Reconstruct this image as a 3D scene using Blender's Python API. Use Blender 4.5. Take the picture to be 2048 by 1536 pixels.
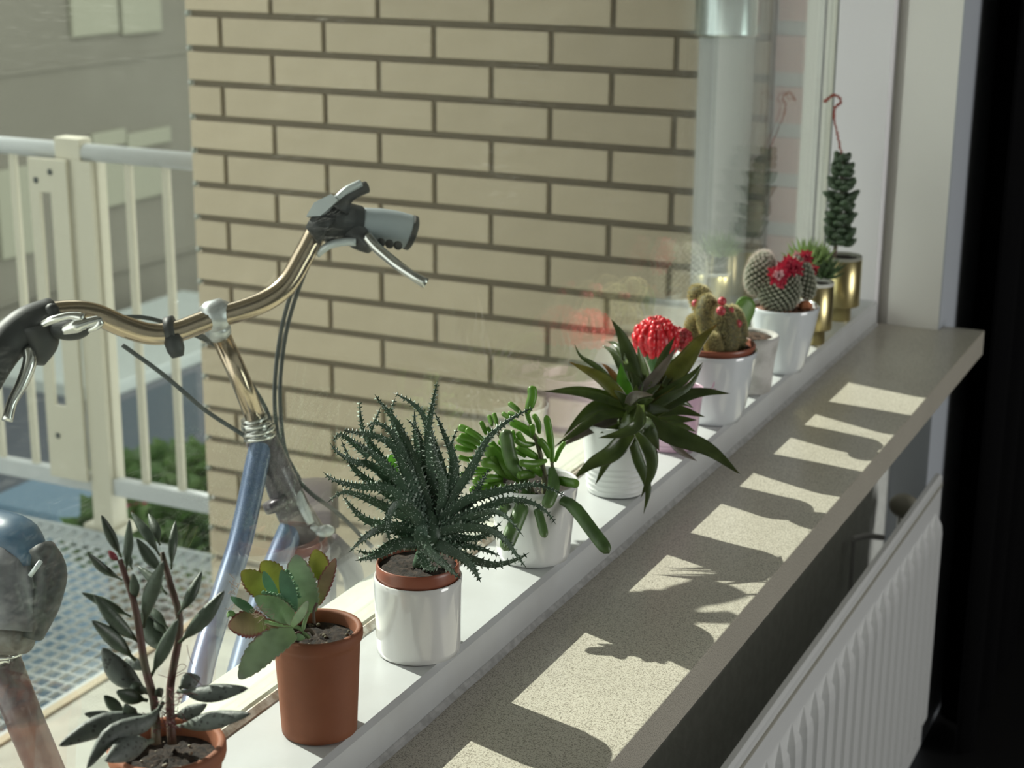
import bpy, bmesh, math, random
from mathutils import Vector, Matrix
random.seed(7)
R=random.random
def U(a,b): return a+(b-a)*R()
sc=bpy.context.scene; COL=sc.collection
for o in list(bpy.data.objects): bpy.data.objects.remove(o)

# ------------------------------------------------------------------ camera
FPX=3340.0
MR=((0.90016608,0.1269465,-0.41663606),(0.43549917,-0.24819048,0.86529877),(0.00644154,-0.96035726,-0.27869775))
CP=Vector((0.5904,0.0,0.6))
def ray(px,py):
    v=((px-1024)/FPX,(py-768)/FPX,1.0)
    return Vector([sum(MR[i][j]*v[j] for j in range(3)) for i in range(3)])
def at(px,py,d): return CP+ray(px,py)*d            # point d metres in front of the lens plane
def onx(px,py,x): r=ray(px,py); return CP+r*((x-CP.x)/r.x)
def ony(px,py,y): r=ray(px,py); return CP+r*((y-CP.y)/r.y)
def onz(px,py,z): r=ray(px,py); return CP+r*((z-CP.z)/r.z)
def depth(p): p=Vector(p)-CP; return sum(MR[i][2]*p[i] for i in range(3))
cam=bpy.data.cameras.new('camera'); co=bpy.data.objects.new('camera',cam); COL.objects.link(co)
mat=Matrix.Identity(4)
for i in range(3):
    mat[i][0]=MR[i][0]; mat[i][1]=-MR[i][1]; mat[i][2]=-MR[i][2]; mat[i][3]=CP[i]
co.matrix_world=mat
cam.sensor_width=36; cam.lens=36*FPX/2048; cam.clip_start=.02; cam.clip_end=200
cam.dof.use_dof=True; cam.dof.focus_distance=1.36; cam.dof.aperture_fstop=10.5
sc.camera=co
# ------------------------------------------------------------------ light
sc.view_settings.view_transform='Standard'; sc.view_settings.look='None'
sc.view_settings.gamma=1; sc.view_settings.use_curve_mapping=False
sc.view_settings.exposure=0.1
w=bpy.data.worlds.new('world'); sc.world=w; w.use_nodes=True
bg=w.node_tree.nodes['Background']; bg.inputs[0].default_value=(.98,.98,.92,1); bg.inputs[1].default_value=2.6
sun=bpy.data.lights.new('sun','SUN'); so=bpy.data.objects.new('sun',sun); COL.objects.link(so)
sun.energy=9.0; sun.angle=math.radians(.53); sun.color=(1,.95,.86)
EL=math.radians(35.8); AZ=math.radians(15)
tosun=Vector((-math.cos(EL)*math.cos(AZ),math.cos(EL)*math.sin(AZ),math.sin(EL)))
so.rotation_euler=tosun.to_track_quat('Z','Y').to_euler(); so.location=(-5,2,5)
al=bpy.data.lights.new('added_room_fill','AREA'); ao=bpy.data.objects.new('added_room_fill',al); COL.objects.link(ao)
al.shape='RECTANGLE'; al.size=1.9; al.size_y=1.3; al.energy=46; al.color=(1,1,.97)
ao.location=(3.42,1.7,.35); ao.rotation_euler=(0,math.radians(90),0)   # added fill lamp for the room side, set in an invented window, faces -x

# ------------------------------------------------------------------ materials
MATS={}
def nodes(name):
    m=bpy.data.materials.new(name); m.use_nodes=True; nt=m.node_tree
    return m,nt,nt.nodes['Principled BSDF'],nt.nodes['Material Output']
def pm(name,c,rough=.5,metal=0,c2=None,ns=30,amt=1,bump=0,bs=200,spec=.5,coat=0,trans=0,tcol=None,objv=0,lo=.4,hi=.62,det=4):
    m,nt,b,o=nodes(name); N=nt.nodes; L=nt.links
    b.inputs['Roughness'].default_value=rough; b.inputs['Metallic'].default_value=metal
    b.inputs['Specular IOR Level'].default_value=spec; b.inputs['Coat Weight'].default_value=coat; b.inputs['Coat Roughness'].default_value=.06
    b.inputs['Base Color'].default_value=(*c,1)
    tc=N.new('ShaderNodeTexCoord'); src=None
    if c2:
        nz=N.new('ShaderNodeTexNoise'); nz.inputs['Scale'].default_value=ns; nz.inputs['Detail'].default_value=det
        L.new(tc.outputs['Object'],nz.inputs['Vector'])
        rp=N.new('ShaderNodeValToRGB'); rp.color_ramp.elements[0].position=lo; rp.color_ramp.elements[1].position=hi
        rp.color_ramp.elements[0].color=(*c,1); rp.color_ramp.elements[1].color=(*c2,1)
        L.new(nz.outputs['Fac'],rp.inputs['Fac']); L.new(rp.outputs['Color'],b.inputs['Base Color']); src=rp.outputs['Color']
    if objv:
        oi=N.new('ShaderNodeObjectInfo'); hs=N.new('ShaderNodeHueSaturation'); mr=N.new('ShaderNodeMapRange')
        mr.inputs['To Min'].default_value=1-objv; mr.inputs['To Max'].default_value=1+objv
        L.new(oi.outputs['Random'],mr.inputs['Value']); L.new(mr.outputs['Result'],hs.inputs['Value'])
        if src: L.new(src,hs.inputs['Color'])
        else: hs.inputs['Color'].default_value=(*c,1)
        L.new(hs.outputs['Color'],b.inputs['Base Color']); src=hs.outputs['Color']
    if bump:
        nb=N.new('ShaderNodeTexNoise'); nb.inputs['Scale'].default_value=bs; nb.inputs['Detail'].default_value=3
        L.new(tc.outputs['Object'],nb.inputs['Vector'])
        bp=N.new('ShaderNodeBump'); bp.inputs['Strength'].default_value=bump; bp.inputs['Distance'].default_value=.001
        L.new(nb.outputs['Fac'],bp.inputs['Height']); L.new(bp.outputs['Normal'],b.inputs['Normal'])
    if trans:
        t=N.new('ShaderNodeBsdfTranslucent'); t.inputs['Color'].default_value=(*(tcol or c),1)
        mx=N.new('ShaderNodeMixShader'); mx.inputs[0].default_value=trans
        L.new(b.outputs[0],mx.inputs[1]); L.new(t.outputs[0],mx.inputs[2]); L.new(mx.outputs[0],o.inputs['Surface'])
    MATS[name]=m; return m
def leafmat(name,base,mid,tip,edge=None,rough=.4,trans=.2,tcol=None,spot=None,spotscale=300,spotlo=.18,coat=0,bump=.3,tippos=.9,edgelo=.8):
    """colour runs along the leaf (attribute t) and towards its margin (attribute e)"""
    m,nt,b,o=nodes(name); N=nt.nodes; L=nt.links
    b.inputs['Roughness'].default_value=rough; b.inputs['Coat Weight'].default_value=coat
    a=N.new('ShaderNodeAttribute'); a.attribute_name='t'
    rp=N.new('ShaderNodeValToRGB'); e=rp.color_ramp.elements
    e[0].position=0; e[0].color=(*base,1); e[1].position=1; e[1].color=(*tip,1)
    x=rp.color_ramp.elements.new(.35); x.color=(*mid,1); x=rp.color_ramp.elements.new(tippos); x.color=(*[.75*p+.25*q for p,q in zip(mid,tip)],1)
    L.new(a.outputs['Fac'],rp.inputs['Fac']); c=rp.outputs['Color']
    tc=N.new('ShaderNodeTexCoord')
    nz=N.new('ShaderNodeTexNoise'); nz.inputs['Scale'].default_value=60; L.new(tc.outputs['Object'],nz.inputs['Vector'])
    mr=N.new('ShaderNodeMapRange'); mr.inputs['From Min'].default_value=.3; mr.inputs['From Max'].default_value=.7; mr.inputs['To Min'].default_value=.72; mr.inputs['To Max'].default_value=1.28
    L.new(nz.outputs['Fac'],mr.inputs['Value'])
    hs=N.new('ShaderNodeHueSaturation'); L.new(c,hs.inputs['Color']); L.new(mr.outputs['Result'],hs.inputs['Value']); c=hs.outputs['Color']
    if edge:
        ae=N.new('ShaderNodeAttribute'); ae.attribute_name='e'
        ad=N.new('ShaderNodeMath'); ad.operation='ADD'; L.new(ae.outputs['Fac'],ad.inputs[0])
        ml=N.new('ShaderNodeMath'); ml.operation='MULTIPLY_ADD'; ml.inputs[1].default_value=.5; ml.inputs[2].default_value=-.25
        L.new(nz.outputs['Fac'],ml.inputs[0]); L.new(ml.outputs[0],ad.inputs[1])
        er=N.new('ShaderNodeMapRange'); er.inputs['From Min'].default_value=edgelo; er.inputs['From Max'].default_value=edgelo+.18
        L.new(ad.outputs[0],er.inputs['Value'])
        mx=N.new('ShaderNodeMix'); mx.data_type='RGBA'; L.new(er.outputs['Result'],mx.inputs['Factor']); L.new(c,mx.inputs['A']); mx.inputs['B'].default_value=(*edge,1); c=mx.outputs['Result']
    if spot:
        v=N.new('ShaderNodeTexVoronoi'); v.inputs['Scale'].default_value=spotscale; L.new(tc.outputs['Object'],v.inputs['Vector'])
        sr=N.new('ShaderNodeMapRange'); sr.inputs['From Min'].default_value=spotlo; sr.inputs['From Max'].default_value=spotlo+.12; sr.inputs['To Min'].default_value=1; sr.inputs['To Max'].default_value=0
        L.new(v.outputs['Distance'],sr.inputs['Value'])
        mx=N.new('ShaderNodeMix'); mx.data_type='RGBA'; L.new(sr.outputs['Result'],mx.inputs['Factor']); L.new(c,mx.inputs['A']); mx.inputs['B'].default_value=(*spot,1); c=mx.outputs['Result']
    L.new(c,b.inputs['Base Color'])
    if bump:
        nb=N.new('ShaderNodeTexNoise'); nb.inputs['Scale'].default_value=250; L.new(tc.outputs['Object'],nb.inputs['Vector'])
        bp=N.new('ShaderNodeBump'); bp.inputs['Strength'].default_value=bump; bp.inputs['Distance'].default_value=.0008
        L.new(nb.outputs['Fac'],bp.inputs['Height']); L.new(bp.outputs['Normal'],b.inputs['Normal'])
    if trans:
        t=N.new('ShaderNodeBsdfTranslucent')
        if tcol: t.inputs['Color'].default_value=(*tcol,1)
        else: L.new(c,t.inputs['Color'])
        mx=N.new('ShaderNodeMixShader'); mx.inputs[0].default_value=trans
        L.new(b.outputs[0],mx.inputs[1]); L.new(t.outputs[0],mx.inputs[2]); L.new(mx.outputs[0],o.inputs['Surface'])
    return m
def glass(name,tint=(.97,.99,.98)):
    m,nt,b,o=nodes(name); N=nt.nodes; L=nt.links; N.remove(b)
    g=N.new('ShaderNodeNewGeometry'); mx=N.new('ShaderNodeMath'); mx.operation='MULTIPLY_ADD'
    mx.inputs[1].default_value=1/1.72-1.72; mx.inputs[2].default_value=1.72; L.new(g.outputs['Backfacing'],mx.inputs[0])
    fr=N.new('ShaderNodeFresnel'); L.new(mx.outputs[0],fr.inputs['IOR'])
    tr=N.new('ShaderNodeBsdfTransparent'); tr.inputs[0].default_value=(*tint,1)
    gl=N.new('ShaderNodeBsdfGlossy'); gl.inputs['Roughness'].default_value=0.0
    ms=N.new('ShaderNodeMixShader'); L.new(fr.outputs[0],ms.inputs[0]); L.new(tr.outputs[0],ms.inputs[1]); L.new(gl.outputs[0],ms.inputs[2])
    tc=N.new('ShaderNodeTexCoord'); mp=N.new('ShaderNodeMapping'); mp.inputs['Scale'].default_value=(1,9,60); mp.inputs['Rotation'].default_value=(.6,0,0)
    n1=N.new('ShaderNodeTexNoise'); n1.inputs['Scale'].default_value=6; n1.inputs['Detail'].default_value=6; n1.inputs['Distortion'].default_value=1.2
    L.new(tc.outputs['Object'],mp.inputs['Vector']); L.new(mp.outputs['Vector'],n1.inputs['Vector'])
    n2=N.new('ShaderNodeTexNoise'); n2.inputs['Scale'].default_value=5; L.new(tc.outputs['Object'],n2.inputs['Vector'])
    r1=N.new('ShaderNodeMapRange'); r1.inputs['From Min'].default_value=.58; r1.inputs['From Max'].default_value=.78; r1.inputs['To Max'].default_value=.045; L.new(n1.outputs['Fac'],r1.inputs['Value'])
    r2=N.new('ShaderNodeMapRange'); r2.inputs['From Min'].default_value=.45; r2.inputs['From Max'].default_value=.65; L.new(n2.outputs['Fac'],r2.inputs['Value'])
    mu=N.new('ShaderNodeMath'); mu.operation='MULTIPLY_ADD'; mu.inputs[2].default_value=.0; L.new(r1.outputs[0],mu.inputs[0]); L.new(r2.outputs[0],mu.inputs[1])
    df=N.new('ShaderNodeBsdfTranslucent'); df.inputs[0].default_value=(.8,.8,.75,1)
    m3=N.new('ShaderNodeMixShader'); L.new(mu.outputs[0],m3.inputs[0]); L.new(ms.outputs[0],m3.inputs[1]); L.new(df.outputs[0],m3.inputs[2])
    L.new(m3.outputs[0],o.inputs['Surface']); return m

def stone():
    m,nt,b,o=nodes('speckled stone'); N=nt.nodes; L=nt.links
    tc=N.new('ShaderNodeTexCoord')
    n1=N.new('ShaderNodeTexNoise'); n1.inputs['Scale'].default_value=900; n1.inputs['Detail'].default_value=2
    n2=N.new('ShaderNodeTexNoise'); n2.inputs['Scale'].default_value=9
    v=N.new('ShaderNodeTexVoronoi'); v.inputs['Scale'].default_value=210
    for n in (n1,n2,v): L.new(tc.outputs['Object'],n.inputs['Vector'])
    rp=N.new('ShaderNodeValToRGB'); e=rp.color_ramp.elements
    e[0].position=.38; e[0].color=(.22,.20,.16,1); e[1].position=.46; e[1].color=(.50,.465,.385,1)
    x=e.new(.66); x.color=(.60,.57,.49,1)
    L.new(n1.outputs['Fac'],rp.inputs['Fac'])
    mr=N.new('ShaderNodeMapRange'); mr.inputs['From Min'].default_value=.05; mr.inputs['From Max'].default_value=.13; mr.inputs['To Min'].default_value=.75; mr.inputs['To Max'].default_value=1
    L.new(v.outputs['Distance'],mr.inputs['Value'])
    m2=N.new('ShaderNodeMapRange'); m2.inputs['To Min'].default_value=.88; m2.inputs['To Max'].default_value=1.12; L.new(n2.outputs['Fac'],m2.inputs['Value'])
    mm=N.new('ShaderNodeMath'); mm.operation='MULTIPLY'; L.new(mr.outputs[0],mm.inputs[0]); L.new(m2.outputs[0],mm.inputs[1])
    hs=N.new('ShaderNodeHueSaturation'); L.new(rp.outputs['Color'],hs.inputs['Color']); L.new(mm.outputs[0],hs.inputs['Value'])
    L.new(hs.outputs['Color'],b.inputs['Base Color']); b.inputs['Roughness'].default_value=.3
    return m
M_stone=stone()
M_paint=pm('white gloss paint',(.53,.545,.55),.35,c2=(.49,.50,.50),ns=12,bump=.25,bs=60)
M_paintf=pm('white frame paint',(.84,.825,.85),.4)
M_cream=pm('cream frame paint',(.46,.47,.40),.45)
M_stile=pm('pale cream stile paint',(.72,.72,.64),.45)
M_plaster=pm('reveal plaster',(.84,.83,.78),.8,bump=.2,bs=150)
M_rough=pm('rough grey wall plaster',(.70,.71,.66),.9,bump=1,bs=220,c2=(.78,.79,.74),ns=60)
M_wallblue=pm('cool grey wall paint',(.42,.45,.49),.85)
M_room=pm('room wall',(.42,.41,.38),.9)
M_ceil=pm('dark ceiling paint',(.22,.215,.20),.9)  # one even dark tone, kept low so it bounces less light
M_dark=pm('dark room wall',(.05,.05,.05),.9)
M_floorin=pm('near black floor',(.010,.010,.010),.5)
M_seal=pm('old sealant',(.34,.34,.33),.7,c2=(.46,.46,.45),ns=120,bump=.3,bs=300)
M_grime=pm('grimy bead seal',(.30,.24,.18),.8,c2=(.62,.60,.54),ns=90)
M_gask=pm('dark gasket',(.05,.06,.06),.6)
M_brick=pm('tan brick',(.48,.41,.305),.85,c2=(.52,.445,.335),ns=7,bump=.5,bs=90,objv=.05)
M_mort=pm('dark mortar',(.18,.152,.112),.95,bump=1,bs=120)
M_redbr=pm('pinkish brick',(.38,.19,.14),.85,c2=(.44,.24,.18),ns=9,objv=.08)
M_mort2=pm('pale mortar',(.36,.38,.35),.95)
M_pvc=pm('grey white pipe',(.60,.61,.60),.45)
M_zinc=pm('zinc collar',(.55,.62,.62),.25,1)
M_rail=pm('cream railing paint',(.46,.44,.36),.45)
M_railw=pm('white railing paint',(.42,.44,.45),.35)
M_galv=pm('galvanised steel',(.34,.37,.38),.5,.2)
M_conc=pm('pale gallery concrete',(.27,.27,.24),.9,c2=(.33,.33,.29),ns=14)
M_brassedge=pm('tan edge strip',(.30,.25,.17),.6)
M_fac=pm('grey render far',(.155,.145,.118),.9,c2=(.18,.17,.14),ns=.8)
M_facsun=pm('sun patch render far',(.26,.26,.20),.9)  # sunlight patches on the far facade, painted as a paler render
M_glassdark=pm('far dark window glass',(.10,.12,.14),.15)
M_car=pm('slate car paint',(.09,.10,.12),.35)
M_carlt=pm('pale car trim',(.42,.46,.45),.4)
M_blue=pm('blue sheet',(.08,.14,.20),.5)
M_grass=pm('lawn',(.08,.12,.05),.95,c2=(.12,.16,.07),ns=4)
M_bush=pm('bush leaves',(.045,.09,.03),.6,c2=(.09,.15,.05),ns=6,trans=.2,tcol=(.1,.2,.04))
M_flow=pm('pink blossom',(.5,.05,.15),.6)
M_tar=pm('asphalt',(.07,.075,.07),.95)
M_glass=glass('window glass')
M_chrome=pm('worn chrome',(.62,.62,.60),.2,1)
M_brownrefl=pm('brown reflection chrome',(.53,.43,.32),.2,1)  # chrome with brown reflections put into its base colour
M_alu=pm('grey aluminium',(.50,.52,.53),.35,.7)
M_rub=pm('black rubber',(.02,.022,.022),.55)
M_rubg=pm('grey grip rubber',(.30,.34,.36),.5)
M_silv=pm('silver plastic',(.50,.54,.55),.35,.3)
M_bblue=pm('steel blue bike paint',(.10,.145,.25),.3,.3,coat=.5)
M_bdark=pm('plum grey bike paint',(.10,.085,.10),.35,.2,coat=.4)
M_bplum=pm('plum seat post paint',(.075,.048,.055),.35,.2,coat=.4)
M_sadl=pm('grey saddle cover',(.22,.225,.24),.4,c2=(.07,.07,.08),ns=18)
M_sadb=pm('blue saddle cover',(.03,.075,.13),.4)
M_sadd=pm('brown grey saddle underside',(.10,.09,.08),.35)
M_tyre=pm('tyre rubber',(.03,.03,.03),.8)
M_terra=pm('terracotta',(.19,.062,.025),.7,c2=(.21,.07,.03),ns=25,bump=.3,bs=120)
M_terra1=pm('terracotta worn',(.28,.095,.042),.75,c2=(.22,.08,.04),ns=18,bump=.5,bs=100)
M_nurs=pm('brown plastic nursery pot',(.26,.085,.05),.35)
M_glaze=pm('white glazed ceramic',(.70,.71,.70),.12,coat=1,spec=.6)
M_glazeb=pm('cool white glazed ceramic',(.66,.70,.73),.14,coat=1,spec=.6)
M_matw=pm('matt white metal pot',(.68,.70,.69),.45,c2=(.64,.66,.65),ns=20)
M_pink=pm('pink enamel',(.62,.42,.54),.25,coat=.6)
M_cpot=pm('whitewashed concrete',(.55,.54,.52),.8,c2=(.38,.37,.35),ns=45,bump=1,bs=140)
M_brass=pm('brushed brass',(.62,.53,.27),.3,1)
M_liner=pm('off white liner',(.62,.62,.58),.4)
M_liner2=pm('grey green liner',(.30,.30,.25),.5)
M_soil=pm('potting soil',(.010,.007,.005),.95,c2=(.04,.026,.018),ns=220,bump=1,bs=400)
M_soilr=pm('reddish grit',(.14,.06,.04),.95,c2=(.32,.18,.13),ns=260,bump=1,bs=400)
M_perl=pm('pale grit',(.35,.32,.26),.9)
M_rad=pm('white radiator enamel',(.74,.75,.74),.3,coat=.3)
M_radg=pm('beige radiator groove',(.33,.32,.27),.5)
M_knob=pm('grey beige plastic',(.26,.25,.20),.45)
M_curt=pm('black curtain',(.003,.003,.0035),.95,spec=.1)
M_white=pm('white fitting',(.5,.5,.5),.5)

# ------------------------------------------------------------------ mesh helpers
def link(name,me,mt=None,par=None):
    o=bpy.data.objects.new(name,me); COL.objects.link(o)
    if mt is not None and me is not None:
        for x in (mt if isinstance(mt,(list,tuple)) else [mt]): me.materials.append(x)
    if par is not None: o.parent=par
    return o
def mk(name,V,F,mt,par=None,smooth=True,attrs=None,mi=None):
    me=bpy.data.meshes.new(name); 
    off=par_off(par)
    me.from_pydata([tuple(Vector(v)-off) for v in V],[],F)
    if attrs:
        for k,vals in attrs.items():
            a=me.attributes.new(k,'FLOAT','POINT'); a.data.foreach_set('value',vals)
    o=link(name,me,mt,par)
    if mi: me.polygons.foreach_set('material_index',mi)
    if smooth: me.polygons.foreach_set('use_smooth',[True]*len(me.polygons))
    me.update(); return o
OFF={}
def par_off(p):
    v=Vector((0,0,0))
    while p is not None: v+=p.location; p=p.parent
    return v
def thing(name,label,cat,loc=(0,0,0),group=None,kind=None):
    o=link(name,None); o.location=loc; o.empty_display_size=.02
    tag(o,label,cat,group,kind); return o
def tag(o,label=None,cat=None,group=None,kind=None):
    if label: o['label']=label
    if cat: o['category']=cat
    if group: o['group']=group
    if kind: o['kind']=kind
    return o
class MB:
    def __init__(s): s.V=[]; s.F=[]
    def add(s,V,F):
        n=len(s.V); s.V+= [Vector(v) for v in V]; s.F+=[tuple(i+n for i in f) for f in F]; return s
    def box(s,a,b):
        x0,y0,z0=a; x1,y1,z1=b
        return s.add([(x0,y0,z0),(x1,y0,z0),(x1,y1,z0),(x0,y1,z0),(x0,y0,z1),(x1,y0,z1),(x1,y1,z1),(x0,y1,z1)],
          [(0,3,2,1),(4,5,6,7),(0,1,5,4),(1,2,6,5),(2,3,7,6),(3,0,4,7)])
    def tube(s,pts,rs,n=10,caps=True):
        V,F,_,_=sweep(pts,rs,rs,n,caps=caps); return s.add(V,F)
    def ball(s,c,r,seg=10,rings=7,M=None):
        c=Vector(c); rr=r if isinstance(r,(tuple,list,Vector)) else (r,r,r)
        V=[];F=[]
        for i in range(rings+1):
            a=math.pi*i/rings
            for j in range(seg):
                b=2*math.pi*j/seg
                v=Vector((rr[0]*math.sin(a)*math.cos(b),rr[1]*math.sin(a)*math.sin(b),rr[2]*math.cos(a)))
                if M: v=M@v
                V.append(c+v)
        for i in range(rings):
            for j in range(seg):
                k=(j+1)%seg; F.append((i*seg+j,(i+1)*seg+j,(i+1)*seg+k,i*seg+k))
        return s.add(V,F)
    def prism(s,poly,axis,a,b):
        """poly in the plane perpendicular to axis, extruded from a to b"""
        def P(p,h):
            return {'x':(h,p[0],p[1]),'y':(p[0],h,p[1]),'z':(p[0],p[1],h)}[axis]
        n=len(poly); V=[P(p,a) for p in poly]+[P(p,b) for p in poly]
        F=[tuple(range(n))[::-1],tuple(range(n,2*n))]+[(i,(i+1)%n,(i+1)%n+n,i+n) for i in range(n)]
        return s.add(V,F)
    def go(s,name,mt,par=None,smooth=False,bevel=0,auto=False):
        o=mk(name,s.V,s.F,mt,par,smooth)
        bm=bmesh.new(); bm.from_mesh(o.data); bmesh.ops.recalc_face_normals(bm,faces=bm.faces)
        if bevel: 
            bmesh.ops.bevel(bm,geom=[e for e in bm.edges if e.calc_face_angle(0)>.5],offset=bevel,segments=2,affect='EDGES',profile=.6)
        bm.to_mesh(o.data); bm.free()
        if auto or (bevel and smooth):
            o.data.polygons.foreach_set('use_smooth',[True]*len(o.data.polygons))
        return o
def catmull(P,n):
    P=[Vector(p) for p in P]
    if len(P)==2: P=[P[0],(P[0]+P[1])/2,P[1]]
    Q=[2*P[0]-P[1]]+P+[2*P[-1]-P[-2]]; L=[(P[i+1]-P[i]).length+1e-9 for i in range(len(P)-1)]; T=sum(L)
    out=[]
    for k in range(n):
        s=T*k/(n-1); i=0
        while i<len(L)-1 and s>L[i]: s-=L[i]; i+=1
        u=min(1,s/L[i]); a,b,c,d=Q[i:i+4]
        out.append(.5*((2*b)+(c-a)*u+(2*a-5*b+4*c-d)*u*u+(3*b-a-3*c+d)*u**3))
    return out
def lerpl(rs,t):
    if not isinstance(rs,(list,tuple)): return rs
    x=t*(len(rs)-1); i=min(int(x),len(rs)-2); return rs[i]+(rs[i+1]-rs[i])*(x-i)
def sweep(pts,ws,ts,n=8,res=None,roll=0,caps=True,hint=None):
    P=catmull(pts,res) if res else [Vector(p) for p in pts]
    V=[];F=[];T=[];m=len(P)
    prevW=None
    for i,p in enumerate(P):
        t=i/(m-1); tan=(P[min(i+1,m-1)]-P[max(i-1,0)]).normalized()
        h=hint if hint is not None else (p-CP).normalized()
        W=tan.cross(h)
        if W.length<.15: W=prevW or tan.orthogonal()
        W.normalize()
        if prevW is not None:
            if W.dot(prevW)<0: W=-W
            W=(W+prevW*.8); W=(W-tan*W.dot(tan)).normalized()
        prevW=W.copy(); Nn=W.cross(tan).normalized()
        if roll:
            q=Matrix.Rotation(roll,3,tan); W=q@W; Nn=q@Nn
        a,b=lerpl(ws,t),lerpl(ts,t)
        for j in range(n):
            c=2*math.pi*j/n; V.append(p+W*(a*math.cos(c))+Nn*(b*math.sin(c))); T.append(t)
    for i in range(m-1):
        for j in range(n):
            k=(j+1)%n; F.append((i*n+j,i*n+k,(i+1)*n+k,(i+1)*n+j))
    if caps: F.append(tuple(range(n))[::-1]); F.append(tuple((m-1)*n+j for j in range(n)))
    return V,F,T,P
PROF={
 'taper':lambda t:(1-t)**.75*(.85+.15*math.sin(min(1,t*3)*math.pi/2)),
 'sword':lambda t:max(0,(.55+.45*math.sin(min(t/.4,1)*math.pi/2))*(1-max(0,(t-.3)/.7)**1.6)),
 'spindle':lambda t:(.22+.78*max(0,math.sin(max(0,(t-.12)/.88)**.85*math.pi))**1.1)*(1 if t<.9 else math.sqrt(max(0,1-((t-.9)/.1)**2))),
 'finger':lambda t:(.55+.45*min(1,t/.35))*(math.sqrt(max(0,1-((t-.86)/.14)**2)) if t>.86 else 1),
 'oval':lambda t:max(0.02,math.sin(min(1,(t*.93+.07))*math.pi)**.62),
}
def leaf(pts,w,th,mt,par,prof='taper',kind='ellipse',res=12,n=8,roll=0,chan=.3,teeth=0,cren=0,bumps=0,name='leaf',label=None,hint=None,extra=None):
    """pts: world points base to tip; w: half width; th: half thickness"""
    m=res; C4=catmull(pts,res*4); P=[];TT=[]; V=[];F=[];T=[];E=[]; pw=None; frames=[]
    for i in range(m):
        u=i/(m-1)
        if prof in ('finger','oval','spindle') and not cren: u=.35*u+.65*math.sin(u*math.pi/2)
        x=u*(len(C4)-1); k=min(int(x),len(C4)-2); P.append(C4[k].lerp(C4[k+1],x-k)); TT.append(u)
    for i,p in enumerate(P):
        t=TT[i]; tan=(P[min(i+1,m-1)]-P[max(i-1,0)]).normalized()
        h=hint if hint is not None else (p-CP).normalized()
        W=tan.cross(h)
        if W.length<.12: W=pw.copy() if pw is not None else tan.orthogonal()
        W.normalize()
        if pw is not None:
            if W.dot(pw)<0: W=-W
            W=W+pw*1.2; W=(W-tan*W.dot(tan)).normalized()
        pw=W.copy(); Nn=W.cross(tan).normalized()
        if Nn.dot(h)>0: Nn=-Nn                       # N points to the upper / viewer side
        if roll: q=Matrix.Rotation(roll,3,tan); W=q@W; Nn=q@Nn
        s=max(PROF[prof](t),.015); a=w*s
        if cren: a*=1+cren*1.3*(((t*10)%1.0)**.7-.5)
        b=th*max(s,.12)**.8
        frames.append((p,W,Nn,tan,a,b,t))
        for j in range(n):
            c=2*math.pi*j/n; u=math.cos(c); v=math.sin(c)
            if kind=='ellipse': off=W*(a*u)+Nn*(b*v)
            else: off=W*(a*u)+Nn*(b*v*(1-.6*abs(u))+chan*a*u*u-chan*a*.5)
            V.append(p+off); T.append(t); E.append(abs(u))
    for i in range(m-1):
        for j in range(n):
            k=(j+1)%n; F.append((i*n+j,i*n+k,(i+1)*n+k,(i+1)*n+j))
    F.append(tuple(range(n))[::-1]); F.append(tuple((m-1)*n+j for j in range(n)))
    MI=[0]*len(F)
    def cone(c,d,r,h,mi,tt):
        d=d.normalized(); x=d.orthogonal().normalized(); y=d.cross(x); k=len(V)
        for q in range(4): V.append(c+(x*math.cos(q*math.pi/2)+y*math.sin(q*math.pi/2))*r); T.append(tt); E.append(.2)
        V.append(c+d*h); T.append(tt); E.append(.2)
        for q in range(4): F.append((k+q,k+(q+1)%4,k+4)); MI.append(mi)
    if teeth:
        step=teeth
        for i in range(1,m-1):
            p,W,Nn,tan,a,b,t=frames[i]; p2=frames[i+1][0] if i+1<m else p
            seg=(p2-p).length; k=max(1,int(seg/step))
            for q in range(k):
                pp=p+(p2-p)*(q/k+U(-.1,.1)/k)
                for sgn in (-1,1):
                    cc=pp+W*(a*sgn*.93)+(Nn*(chan*a*.45) if kind!='ellipse' else Nn*0)
                    cone(cc,W*sgn+tan*.45+Nn*U(-.1,.3),.0008+.10*a,.0026*(.5+.5*(1-t))+.0008,1 if R()<.25 else 0,t)
    if bumps:
        for q in range(bumps):
            i=min(m-2,int(U(0,.93)**1.0*(m-1))); p,W,Nn,tan,a,b,t=frames[i]; f=R(); pp=p.lerp(frames[i+1][0],f)
            u=U(-.85,.85); sg=1 if R()<.7 else -1
            v=sg*math.sqrt(1-u*u)
            off=W*(a*u)+Nn*(b*v*(1-.6*abs(u))+chan*a*u*u-chan*a*.5) if kind!='ellipse' else W*(a*u)+Nn*(b*v)
            nd=(Nn*sg+W*u*.6+tan*.3)
            cone(pp+off*.97,nd,.00060,.00085,1,t)
    o=mk(name,V,F,mt,par,True,{'t':T,'e':E},MI)
    if label: o['label']=label
    return o,frames
def lathe(name,prof,c,mt,par,seg=48,wob=0):
    """prof: list of (r,z); closed ring profile"""
    V=[];F=[];n=len(prof)
    for j in range(seg):
        a=2*math.pi*j/seg
        for i,(r,z) in enumerate(prof):
            rr=r*(1+wob*math.sin(5*a+z*90)*math.sin(3*a+1)) if wob else r
            V.append((c[0]+rr*math.cos(a),c[1]+rr*math.sin(a),c[2]+z))
    for j in range(seg):
        k=(j+1)%seg
        for i in range(n-1): F.append((j*n+i,k*n+i,k*n+i+1,j*n+i+1))
    o=mk(name,V,F,mt,par,True); return o
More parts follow.
